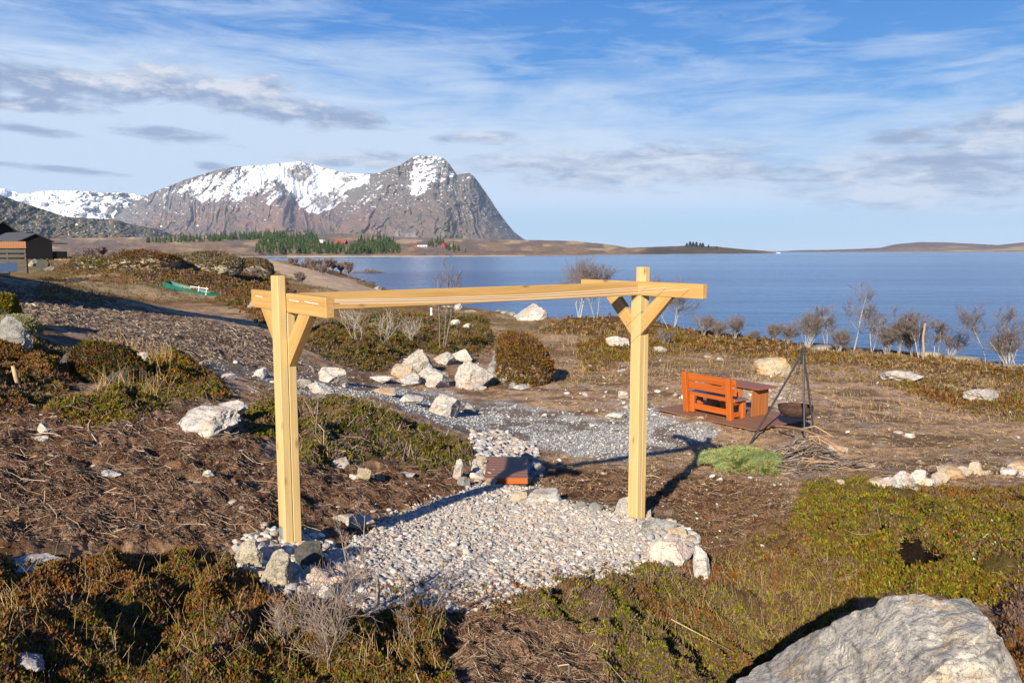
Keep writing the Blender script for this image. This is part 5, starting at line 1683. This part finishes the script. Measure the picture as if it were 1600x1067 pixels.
# dry turf over the moor: low tufts of straw, brown and olive
tp_ = []
for n_, bx, sz_, tab, sd in ((9000, (820, 560, 1640, 770), .05, [BROWN, STRAW * .8, STRAW * 1.1, BROWN * 1.1, OLIVE, STRAW], 31), (6000, (800, 500, 1640, 600), .1, [STRAW * .9, BROWN, OLIVE, STRAW * .7, STRAW], 33),
                             (4500, (840, 740, 1260, 880), .03, [BROWN, STRAW * .6, BROWN * .8, PURP], 35), (3500, (1060, 780, 1300, 930), .035, [STRAW * .7, OLIVE, BROWN, RUST * .8], 37),
                             (5000, (60, 400, 460, 470), .12, [RUST * .7, BROWN, OLIVE * .8, STRAW * .7], 39), (3000, (440, 440, 800, 540), .12, [BROWN, OLIVE * .8, STRAW * .7, PURP], 41), (3000, (400, 560, 800, 640), .06, [BROWN, PURP, STRAW * .6], 43)):
    x, y, _ = sample(n_, None, bx); M_ = masks(x, y, base_h(x, y)); k_ = (M_['path'] < .3) & (M_['pad'] < .2) & (M_['track'] < .3) & (base_h(x, y) > SEA + .5); x, y = x[k_], y[k_]
    P = np.stack([x, y, surf(x, y)], 1); s_ = np.maximum(sz_, 3.4 * np.hypot(x, y) / F) * RNG.uniform(.6, 1.3, len(x))
    tp_.append(sprigs(P, s_, pal(P, len(x), tab, .7, sd), np.tile(np.array([.25, .1, .45]), (len(x), 1)), 7, .8, .12))
join('dry_turf', tp_, 'leaf')


# roots, twigs and chips on the dug ground
def twig_field(parts, n, poly, L, rad, cols, minpx=.33, up=.18, bx=None, wander=.35):
    x, y, _ = sample(n, poly, bx); n = len(x)
    if bx is not None or poly is PEAT3:
        M_ = masks(x, y, base_h(x, y)); k_ = (M_['path'] < .5) & (M_['pad'] < .3); x, y = x[k_], y[k_]; n = len(x)
    D_ = np.hypot(x, y)
    ln_ = L * RNG.lognormal(0, .5, n); a_ = RNG.uniform(0, 2 * math.pi, n)
    st = np.array([-.5, -.17, .17, .5])[None] * ln_[:, None]
    bend = RNG.normal(size=(n, 4)) * ln_[:, None] * wander * .3
    px = x[:, None] + np.cos(a_)[:, None] * st - np.sin(a_)[:, None] * bend
    py = y[:, None] + np.sin(a_)[:, None] * st + np.cos(a_)[:, None] * bend
    gz_ = surf(px.ravel(), py.ravel()).reshape(n, 4)
    pz = gz_ + .004 + np.abs(RNG.normal(size=(n, 4))) * ln_[:, None] * up * .5
    r_ = np.maximum(rad * RNG.lognormal(0, .35, n), minpx * D_ / F)[:, None] * np.array([1, .95, .8, .45])[None]
    V, q = ribbons(np.stack([px, py, pz], -1), r_)
    t_ = np.array(cols); c_ = t_[RNG.integers(0, len(t_), n)] * RNG.uniform(.6, 1.3, n)[:, None]
    parts.append((V, q, np.repeat(c_, 12, 0)))


RC = [(.33, .25, .18), (.24, .165, .11), (.17, .10, .062), (.12, .07, .042), (.40, .33, .26), (.10, .055, .034), (.20, .125, .08)]
RCD = [(.14, .085, .05), (.10, .058, .036), (.20, .135, .088), (.30, .22, .15), (.075, .042, .027)]
rp = []
twig_field(rp, 17000, PEAT, .06, .0015, RCD + [(.30, .2, .125), (.36, .26, .17)], .28, wander=.6)
twig_field(rp, 1300, PEAT, .15, .0022, RC + [(.42, .33, .24)], wander=.6)
twig_field(rp, 6500, PEAT2, .06, .0014, RCD + [(.30, .2, .125), (.36, .26, .17)], .28, wander=.7)
twig_field(rp, 260, PEAT2, .11, .0022, RC, wander=.6)
twig_field(rp, 6500, PEAT3, .09, .002, RCD + [(.28, .19, .11)])
twig_field(rp, 11000, MULCH, .085, .006, [(.30, .245, .19), (.22, .165, .12), (.38, .33, .27), (.14, .095, .065), (.09, .06, .045), (.26, .2, .15)], .42, .3)
twig_field(rp, 600, H_[0], .10, .0012, [(.34, .27, .19), (.24, .18, .125), (.29, .23, .16)], .22, up=.35, wander=.2)
twig_field(rp, 260, H_[1], .09, .0013, [(.34, .26, .16), (.24, .17, .12)], .22, up=.3, wander=.2)
twig_field(rp, 260, H_[3], .12, .002, [(.34, .26, .17), (.24, .18, .125)], .22, up=.3, wander=.2)
twig_field(rp, 1200, None, .16, .004, RC, bx=(60, 560, 460, 700))
twig_field(rp, 2600, None, .14, .004, [(.36, .28, .19), (.24, .17, .11), (.16, .1, .07)], bx=(850, 580, 1600, 760))
twig_field(rp, 1500, H_[8], .13, .003, [(.25, .17, .13), (.33, .26, .2), (.18, .12, .09)], up=.6)
V = np.concatenate([p[0] for p in rp]); off = np.cumsum([0] + [len(p[0]) for p in rp[:-1]]); q = np.concatenate([p[1] + o_ for p, o_ in zip(rp, off)])
tag(mesh_arrays('dead_twigs', V, q, MAT['stick'], None, np.concatenate([p[2] for p in rp])), kind='stuff')
# dry grass blades standing in the heather
gp = []
for n_, poly, bx, L_ in ((260, None, (420, 900, 700, 1060), .13), (260, None, (0, 880, 420, 1060), .12), (260, None, (150, 540, 270, 630), .30), (600, None, (1000, 880, 1350, 1040), .12), (500, None, (1300, 560, 1600, 660), .2), (900, None, (840, 500, 1300, 600), .25)):
    x, y, _ = sample(n_, poly, bx); n = len(x); z = surf(x, y)
    M_ = masks(x, y, base_h(x, y)); k_ = M_['pad'] < .2; x, y, z = x[k_], y[k_], z[k_]; n = len(x)
    ln_ = L_ * RNG.uniform(.5, 1.4, n); a_ = RNG.uniform(0, 2 * math.pi, n); b_ = RNG.uniform(.1, .7, n)
    t_ = np.array([0, .4, .75, 1.0])[None]
    px = x[:, None] + (np.cos(a_) * ln_ * b_)[:, None] * t_ ** 1.7; py = y[:, None] + (np.sin(a_) * ln_ * b_)[:, None] * t_ ** 1.7
    pz = z[:, None] + (ln_ * np.sqrt(1 - (b_ * .8) ** 2))[:, None] * t_
    r_ = np.maximum(.0012, .22 * np.hypot(x, y) / F)[:, None] * np.array([1, .9, .7, .3])[None]
    V, q = ribbons(np.stack([px, py, pz], -1), r_)
    gp.append((V, q, np.repeat(STRAW[None] * RNG.uniform(.6, 1.3, n)[:, None], 12, 0)))
V = np.concatenate([p[0] for p in gp]); off = np.cumsum([0] + [len(p[0]) for p in gp[:-1]]); q = np.concatenate([p[1] + o_ for p, o_ in zip(gp, off)])
tag(mesh_arrays('dry_grass', V, q, MAT['stick'], None, np.concatenate([p[2] for p in gp])), kind='stuff')


# ------------------------------------------------------------------ bare birches and shrubs
def grow(h, spread, stems, lv, rs, lean=(0, 0), twist=.35, tw=1.0, low=.35):
    """-> list of (points, radii, level) for a bare tree h tall"""
    out = []

    def limb(p, d, L, r, level):
        k = 6 if level == 0 else 5
        pts = [p]; cur = p.copy(); dd = d.copy()
        for i in range(k - 1):
            dd = dd + rs.normal(size=3) * twist * (.35 if level == 0 else .55); dd[2] += .10 if level else .14
            dd /= np.linalg.norm(dd); cur = cur + dd * L / (k - 1); pts.append(cur.copy())
        pts = np.array(pts); out.append((pts, r * np.linspace(1, .45 if level < lv else .3, k), level))
        if level >= lv: return
        nb = [rs.integers(9, 13), rs.integers(7, 11), rs.integers(5, 8), 4][level]
        for j in range(nb):
            t = (low + (1 - low) * (j + rs.random()) / nb) if level == 0 else (.2 + .8 * (j + rs.random()) / nb)
            f = t * (k - 1); i = min(int(f), k - 2); q_ = pts[i] + (pts[i + 1] - pts[i]) * (f - i)
            ax = pts[i + 1] - pts[i]; ax /= np.linalg.norm(ax)
            sdv = rs.normal(size=3); sdv -= sdv @ ax * ax; sdv /= np.linalg.norm(sdv); sdv[2] = sdv[2] * .6 + .15
            ang = rs.uniform(.5, 1.05)
            nd = ax * math.cos(ang) + sdv * math.sin(ang); nd /= np.linalg.norm(nd)
            limb(q_, nd, L * rs.uniform(.38, .62) * (1 - .35 * t if level == 0 else 1) * (spread if level == 0 else 1), r * (1 - .5 * t) * rs.uniform(.4, .6), level + 1)

    for s_ in range(stems):
        a_ = rs.uniform(0, 2 * math.pi); o_ = .12 * h * (stems > 1) * .5
        d = np.array([lean[0] + math.cos(a_) * .28 * (stems > 1), lean[1] + math.sin(a_) * .28 * (stems > 1), 1.0]); d /= np.linalg.norm(d)
        limb(np.array([math.cos(a_) * o_ * .5, math.sin(a_) * o_ * .5, -.1]), d, h * rs.uniform(.72, .95) / (1 if lv > 1 else 1), tw * h * .0105, 0)
    return out


def tree(u, vb, vt, label, name='birch_tree', cat='tree', spread=1.0, stems=1, lv=3, seed=0, group=None, lean=(0, 0), twist=.35, trunk_c=(.33, .30, .27), twig_c=(.135, .105, .092), tw=1.0, minpx=.14, low=.35, hscale=1.0):
    rs = np.random.default_rng(9000 + seed)
    p = at(u, vb); D_ = math.hypot(p.x, p.y); h = (vb - vt) * D_ / F * hscale
    L = grow(h, spread, stems, lv, rs, lean, twist, tw, low)
    # fit the height to the picture
    top = max(l[0][:, 2].max() for l in L); sc_ = h / top
    o = empty(name, p, 0, label, cat, group)
    mr = minpx * D_ / F
    for lo_, hi_, nm, cc in ((0, 1, 'trunk', trunk_c), (2, 9, 'crown', twig_c)) if lv > 1 else ((0, 0, 'trunk', trunk_c), (1, 9, 'crown', twig_c)):
        Vs, qs, cs = [], [], []; n0 = 0
        for k in (5, 6):
            S = [l for l in L if lo_ <= l[2] <= hi_ and len(l[0]) == k]
            if not S: continue
            P = np.array([l[0] for l in S]) * sc_; r_ = np.maximum(np.array([l[1] for l in S]) * sc_, mr * (1.0 if lo_ else 1.25))
            n = 6 if lo_ == 0 else 3
            V, q = ribbons(P, r_, n)
            lev = np.array([l[2] for l in S]); fac = np.where(lev == 1, .62, 1.0) if lo_ == 0 else np.ones(len(S))
            c_ = (m2f(cc)[None] * (fac * rs.uniform(.75, 1.25, len(S)))[:, None])
            Vs.append(V); qs.append(q + n0); cs.append(np.repeat(c_, k * n, 0)); n0 += len(V)
        mesh_arrays(nm, np.concatenate(Vs), np.concatenate(qs), MAT['bark'], o, np.concatenate(cs))
    return o


GB = 'bare birches along the shore'
TREES = [
    (905, 502, 397, 'tall bare birch with dense crown seen behind the long beam', dict(stems=3, spread=1.3)),
    (930, 503, 402, 'white stemmed bare birch just right of the densest one behind the beam', dict(stems=3, spread=1.2)),
    (1048, 516, 424, 'bare birch partly hidden by the right post head', dict(stems=3, spread=1.2)),
    (1333, 552, 446, 'tallest slender bare birch right of the fire tripod', dict(stems=1, spread=.8, lean=(.12, 0))),
    (1362, 552, 478, 'thin bare birch close behind the tallest slender one', dict(stems=2, spread=.8)),
    (1402, 558, 486, 'bare birch with the densest rounded crown on the right shore', dict(stems=4, spread=1.0, twig_c=(.13, .098, .086))),
    (1440, 568, 496, 'bare birch beside the pale broken stump', dict(stems=2, spread=.8)),
    (1460, 566, 505, 'thin bare birch right beside the stump birch', dict(stems=2, spread=.7)),
    (1484, 561, 529, 'small bare birch bush between the stump and the lone birch', dict(stems=2, spread=.9)),
    (1540, 572, 487, 'lone bare birch with wide crown over open water at right', dict(stems=1, spread=1.15, lean=(-.1, 0), low=.5)),
    (1590, 580, 492, 'bare birch cut by the right edge', dict(stems=2, spread=.9)),
    (1575, 578, 530, 'low bare bush beside the birch at the right edge', dict(stems=4, spread=.9)),
    (1292, 543, 476, 'two thin bare birches left of the tallest one', dict(stems=2, spread=.7)),
    (1262, 541, 490, 'bare birch shrub just right of the tripod top', dict(stems=7, spread=1.3)),
    (1232, 538, 497, 'bare birch shrub just left of the tripod top', dict(stems=7, spread=1.3)),
    (1208, 534, 502, 'low bare shrub above the tan boulder', dict(stems=7, spread=1.4)),
    (1098, 526, 496, 'leftmost low bare shrub of the row above the bench', dict(stems=7, spread=1.5)),
    (1122, 529, 498, 'middle low bare shrub of the row above the bench', dict(stems=7, spread=1.5)),
    (1148, 531, 495, 'right low bare shrub of the row above the bench', dict(stems=7, spread=1.5)),
    (1178, 535, 512, 'smallest bare shrub between bench row and tan boulder', dict(stems=7, spread=1.5)),
    (1040, 541, 505, 'bare bush directly right of the right brace', dict(stems=4, spread=.8)),
    (1385, 556, 510, 'low grey bush left of the densest crown', dict(stems=7, spread=1.2)),
    (1425, 560, 512, 'low grey bush right of the densest crown', dict(stems=7, spread=1.2)),
    (1310, 548, 514, 'low grey bush below the thin pair of birches', dict(stems=7, spread=1.2)),
]
for k, (u, vb, vt, lab, kw) in enumerate(TREES):
    if vb - vt <= 60:
        kw = dict(kw, lv=2, hscale=[.85, 1.15, 1.0, 1.2, .9][k % 5], lean=((k * 37 % 11 - 5) * .05, 0), stems=[8, 12, 9, 14][k % 4], twist=.45)
    tree(u, vb, vt, lab, 'birch_tree' if vb - vt > 60 else 'birch_shrub', 'tree' if vb - vt > 60 else 'shrub', seed=k, group=GB if vb - vt > 60 else 'bare shrubs along the shore', **kw)
# stump
p = at(1441, 570); b = MB(); b.tube([(0, 0, -.2), (.02, 0, .5), (-.03, .02, 1.0), (.02, 0, 1.6)], [.06, .055, .05, .04], 9)
o = b.build('tree_stump', MAT['bark'], None, True, np.tile(m2f((.26, .215, .17)), (sum(len(v) for v in b.V), 1))); o.location = p; tag(o, 'pale broken birch stump standing among the bare birches', 'stump')
# sapling in the middle and dead twisted branches
tree(690, 548, 404, 'tall thin bare sapling in front of the long beam, beside the white rock heap', 'birch_sapling', 'tree', spread=.32, stems=4, lv=2, seed=60, twist=.18, trunk_c=(.17, .145, .125), tw=.55, minpx=.3)
for k, (u, vb, vt, lab) in enumerate([(560, 548, 484, 'white twisted dead shrub nearest the left brace'), (598, 545, 482, 'white twisted dead shrub in the middle of the green bank'), (640, 540, 492, 'white twisted dead shrub at the right of the green bank')]):
    tree(u, vb, vt, lab, 'dead_shrub', 'shrub', spread=1.5, stems=6, lv=1, seed=70 + k, twist=.95, trunk_c=(.42, .38, .33), twig_c=(.36, .32, .28), group='white dead shrubs on the green bank', tw=.5)
LS = [(455, 414, 402, 40), (490, 421, 403, 40), (520, 425, 404, 44), (545, 434, 408, 50), (575, 438, 410, 46), (610, 440, 417, 40), (505, 430, 412, 30), (632, 442, 422, 26), (475, 420, 408, 30), (470, 447, 426, 30), (398, 437, 418, 40), (350, 425, 405, 44), (310, 413, 398, 40),
      (140, 402, 377, 60), (175, 401, 379, 50), (205, 402, 388, 40), (120, 402, 383, 36), (370, 440, 420, 30), (410, 405, 394, 30), (260, 404, 391, 30), (440, 455, 430, 24), (463, 412, 403, 30), (482, 417, 402, 30), (500, 420, 405, 30), (512, 424, 403, 30), (532, 429, 409, 30), (553, 433, 410, 30), (566, 436, 412, 30), (584, 439, 411, 30), (596, 441, 416, 30), (560, 430, 408, 30), (540, 425, 406, 30), (590, 432, 411, 30), (618, 441, 420, 30), (160, 404, 384, 30), (190, 404, 386, 30)]
LS.sort()
for k, (u, vb, vt, w_) in enumerate(LS):
    tree(u, vb, vt, f"{k + 1}{'th' if 10 < (k + 1) % 100 < 14 else {1: 'st', 2: 'nd', 3: 'rd'}.get((k + 1) % 10, 'th')} purplish bare shrub from the left on the left shore", 'birch_shrub', 'shrub', spread=1.2, stems=9, lv=2, seed=100 + k, twig_c=(.16, .12, .11), trunk_c=(.2, .15, .13), group='bare shrubs on the left shore', minpx=.22)
# leafless young birches in the foreground
for k, (u, vb, vt, lab, kw) in enumerate([(560, 962, 752, 'tallest bare young birch in front of the pebble pad', dict(stems=2, spread=.4, tw=.45)), (500, 1045, 880, 'branchy grey bare shrub at the bottom centre', dict(stems=5, spread=.9, tw=.6, twist=.5)),
                                         (445, 1020, 900, 'sprawling bare shrub below the lichen boulder', dict(stems=4, spread=.9, tw=.5, twist=.5)), (655, 1000, 880, 'thin bare stems at the front edge of the pebbles', dict(stems=3, spread=.3, tw=.5)), (545, 1000, 900, 'tangled bare twigs beside the tallest young birch', dict(stems=4, spread=.8, tw=.5, twist=.55))]):
    tree(u, vb, vt, lab, 'young_birch', 'shrub', lv=2, seed=200 + k, trunk_c=(.27, .22, .19), twig_c=(.22, .165, .135), group='bare young birches in the foreground', minpx=.3, **kw)
for u, vb, vt, lab, lean_ in [(590, 952, 880, 'short grey stump stick at the front of the pebbles', .02), ]:
    p = at(u, vb); b = MB(); hh = (vb - vt) * p.y / F; b.tube([(0, 0, -.05), (lean_ * hh, 0, hh * .5), (0, 0, hh)], [.016, .014, .012], 7)
    o = b.build('stick', MAT['bark'], None, True, np.tile(m2f((.33, .28, .23)), (21, 1))); o.location = p; tag(o, lab, 'stick')
p = at(30, 612); b = MB(); b.tube([(0, 0, 0), (-.03, 0, .14), (-.06, 0, .3)], [.03, .028, .024], 7)
o = b.build('stick', MAT['bark'], None, True, np.tile(m2f((.42, .28, .16)), (21, 1))); o.location = p; tag(o, 'stub of orange brown wood sticking out at far left', 'stick')
pa, pb_ = at(1048, 998), at(1150, 1052)
b = MB(); b.tube([pa + Vector((0, 0, .12)), (pa + pb_) / 2 + Vector((0, 0, .12)), pb_ + Vector((0, 0, .12))], [.003, .0025, .0015], 5)
o = b.build('straw', MAT['stick'], None, True, np.tile(m2f((.5, .38, .2)), (15, 1))); tag(o, 'long bent straw lying on the heather left of the huge boulder', 'straw')

# ------------------------------------------------------------------ spruce branch and brushwood
pc = at(1168, 734)
SB = empty('spruce_branch', pc, R(20), 'flat fan of cut green spruce branches beside the brushwood pile', 'branch')
b = MB(); nx = []; nd_ = []
for k in range(9):
    a_ = R(186 + 13 * (k - 4)); L_ = random.uniform(1.0, 1.35)
    root = np.array([.60, .12 + .02 * k, .20 + .02 * (k % 3)]); tip = root + np.array([math.cos(a_), math.sin(a_) * .95, 0]) * L_; tip[2] = .03 + .05 * (k % 2)
    mid_ = (root + tip) / 2 + np.array([0, 0, .14])
    cv = lambda t: (1 - t) ** 2 * root + 2 * t * (1 - t) * mid_ + t * t * tip
    P = np.array([cv(t) for t in np.linspace(0, 1, 9)])
    b.tube(P, np.linspace(.012, .004, 9), 6)
    for t in np.linspace(.10, 1, 24):
        for sg in (-1, 1):
            q0 = cv(t); aa = a_ + sg * R(random.uniform(30, 48)); l2 = .30 * (1.1 - .6 * t) * random.uniform(.7, 1.2)
            dv = np.array([math.cos(aa), math.sin(aa), random.uniform(-.12, .16)])
            for s_ in np.linspace(.08, 1, 12): nx.append(q0 + dv * l2 * s_); nd_.append(dv)
b.build('branch_stem', MAT['bark'], SB, True, np.tile(m2f((.2, .13, .07)), (sum(len(v) for v in b.V), 1)))
nx = np.array(nx); nd_ = np.array(nd_)
s_ = sprigs(nx, np.full(len(nx), .05), pal(nx * 2.5, len(nx), [m2f((.20, .26, .075)), m2f((.28, .34, .13)), m2f((.38, .42, .21)), m2f((.36, .36, .09)), m2f((.10, .14, .045))], 1.5, 51), nd_ * 1.3, 7, .55, .075)
mesh_arrays('needles', *s_[:2], MAT['leaf'], SB, s_[2])

pl_ = at(1204, 676); pr_ = at(1318, 732)
b = MB(); P = [pl_ + (pr_ - pl_) * t + Vector((0, 0, .14 + .24 * math.sin(t * 2.6))) + Vector((0, .04 * math.sin(t * 9), 0)) for t in np.linspace(0, 1, 10)]
cc = []
b.tube([p - P[0] for p in P], [.016, .02, .023, .025, .027, .03, .033, .036, .042, .038], 9)
b.tube([P[4] - P[0], P[4] - P[0] + Vector((.25, -.15, .1)), P[4] - P[0] + Vector((.5, -.5, -.05))], [.02, .016, .01], 7)
o = b.build('dead_branch', MAT['bark'], None, True, np.tile(m2f((.36, .22, .135)), (sum(len(v) for v in b.V), 1))); o.location = P[0]; tag(o, 'longest peeled orange brown branch lying across the brushwood pile', 'branch')
pc = at(1258, 731); n = 620
x = pc.x + RNG.normal(size=n) * .42; y = pc.y + RNG.normal(size=n) * .30; ln_ = RNG.uniform(.25, .85, n); a_ = RNG.normal(size=n) * .8 + R(-15)
hgt = .52 * np.exp(-((x - pc.x) / .55) ** 2 - ((y - pc.y) / .42) ** 2)
st = np.array([-.5, -.17, .17, .5])[None] * ln_[:, None]; bend = RNG.normal(size=(n, 4)) * ln_[:, None] * .07
px = x[:, None] + np.cos(a_)[:, None] * st - np.sin(a_)[:, None] * bend; py = y[:, None] + np.sin(a_)[:, None] * st * .7 + np.cos(a_)[:, None] * bend
gz_ = surf(px.ravel(), py.ravel()).reshape(n, 4)
pz = gz_ + .02 + (hgt * RNG.random(n))[:, None] * np.array([.8, 1.1, 1.1, .8])[None] + RNG.normal(size=(n, 4)) * .03
r_ = (.007 * RNG.lognormal(0, .45, n))[:, None] * np.array([1, .9, .8, .5])[None]
V, q = ribbons(np.stack([px, py, pz], -1), r_, 5); t_ = np.array([(.24, .20, .165), (.14, .105, .082), (.33, .285, .24), (.085, .06, .045), (.34, .21, .12), (.18, .145, .12)])
o = mesh_arrays('brushwood', V, q, MAT['stick'], None, np.repeat(t_[RNG.integers(0, 6, n)] * RNG.uniform(.7, 1.3, n)[:, None], 20, 0)); tag(o, kind='stuff', label='tangled heap of grey dead sticks between the spruce branch and the fire bowl', cat='brushwood pile')

# ------------------------------------------------------------------ the spruce woods on the far shore
def spruce_field(parts, n, poly, hpx, dist, cols):
    p_ = np.array(poly); U = RNG.uniform(p_[:, 0].min(), p_[:, 0].max(), n); Vv = RNG.uniform(p_[:, 1].min(), p_[:, 1].max(), n)
    k = poly_sd(U, Vv, poly) > 0; U, Vv = U[k], Vv[k]; n = len(U)
    kx, mz = ray(U, Vv)
    # stand on the coast land: same depth rule as the land itself
    tt = np.clip((shore_l(U) + .4 - Vv) / (shore_l(U) + .4 - top_l(U)), 0, 1)
    D_ = depth_l(U, tt, Vv) - 3
    X, Y, Z = kx * D_, D_, mz * D_
    h = hpx * D_ / F * RNG.uniform(.6, 1.25, n)
    for tier in range(5):
        f0 = .08 + tier * .18; f1 = f0 + .30 if tier < 4 else 1.0
        a_ = np.linspace(0, 2 * math.pi, 7)[:-1][None] + RNG.uniform(0, 6, (n, 1))
        rr = (h * .24 * (1.05 - f0))[:, None] * RNG.uniform(.6, 1.25, (n, 6))
        ring = np.stack([X[:, None] + np.cos(a_) * rr, Y[:, None] + np.sin(a_) * rr, (Z + h * f0)[:, None] + 0 * a_ - rr * .15], -1)
        apx = np.stack([X, Y, Z + h * f1], -1)[:, None]
        V = np.concatenate([ring, apx], 1).reshape(-1, 3); j = np.arange(6)
        t_ = np.stack([j, (j + 1) % 6, 0 * j + 6], 1)[None] + (np.arange(n) * 7)[:, None, None]
        c_ = np.array(cols)[RNG.integers(0, len(cols), n)] * RNG.uniform(.7, 1.3, n)[:, None]
        parts.append((V, t_.reshape(-1, 3), np.repeat(c_, 7, 0)))


SPR = [(.035, .062, .02), (.045, .075, .025), (.03, .05, .022), (.06, .08, .03)]
sp_ = []
spruce_field(sp_, 900, [(395, 398), (405, 380), (440, 370), (495, 371), (500, 383), (520, 386), (545, 386), (560, 378), (600, 374), (622, 384), (626, 397), (560, 397), (500, 397), (440, 398)], 11, 0, SPR)
spruce_field(sp_, 620, [(215, 379), (300, 374), (400, 369), (440, 366), (440, 374), (320, 379), (220, 381)], 10, 0, SPR)
spruce_field(sp_, 90, [(665, 386), (680, 376), (695, 378), (696, 387), (720, 389), (728, 395), (702, 394), (690, 388)], 10, 0, [(.04, .052, .018), (.06, .065, .025), (.03, .045, .016)])
join('spruce_forest', sp_, 'leaf')
tag(bpy.data.objects['spruce_forest'], 'dark green spruce woods on the far shore', 'forest')
KN = [(1073, 385, 6), (1078, 385, 8), (1083, 385, 7.5), (1088, 385.5, 8), (1094, 385.5, 6.5), (1098, 386, 7), (1107, 387, 5), (1120, 388, 4)]
KW = ['leftmost', 'second from the left', 'third from the left', 'fourth from the left', 'fifth from the left', 'sixth from the left', 'second from the right', 'rightmost']
for k, (u, v, h_) in enumerate(KN):
    kx, mz = ray(u, v + 1); D_ = 2050
    p = Vector((float(kx) * D_, D_, float(mz) * D_)); hh = h_ * D_ / F
    o = empty('spruce_tree', p, 0, f'dark conifer on the far point, {KW[k]} of the row', 'tree', 'conifers on the far point')
    b = MB(); b.tube([(0, 0, -2), (0, 0, hh * .5)], [.5, .3], 6); b.build('trunk', MAT['bark'], o, False, np.tile(m2f((.05, .035, .025)), (12, 1)))
    n = 260; t = RNG.random(n); a_ = RNG.uniform(0, 6.28, n); rr = hh * .42 * (1 - t * .75) * np.sqrt(RNG.random(n))
    P = np.stack([np.cos(a_) * rr, np.sin(a_) * rr, hh * (.15 + .8 * t)], 1)
    s_ = sprigs(P, np.full(n, hh * .14), pal(P * .1, n, [m2f((.022, .04, .015)), m2f((.035, .05, .02))], 1, 3), None, 4); mesh_arrays('crown', *s_[:2], MAT['leaf'], o, s_[2])
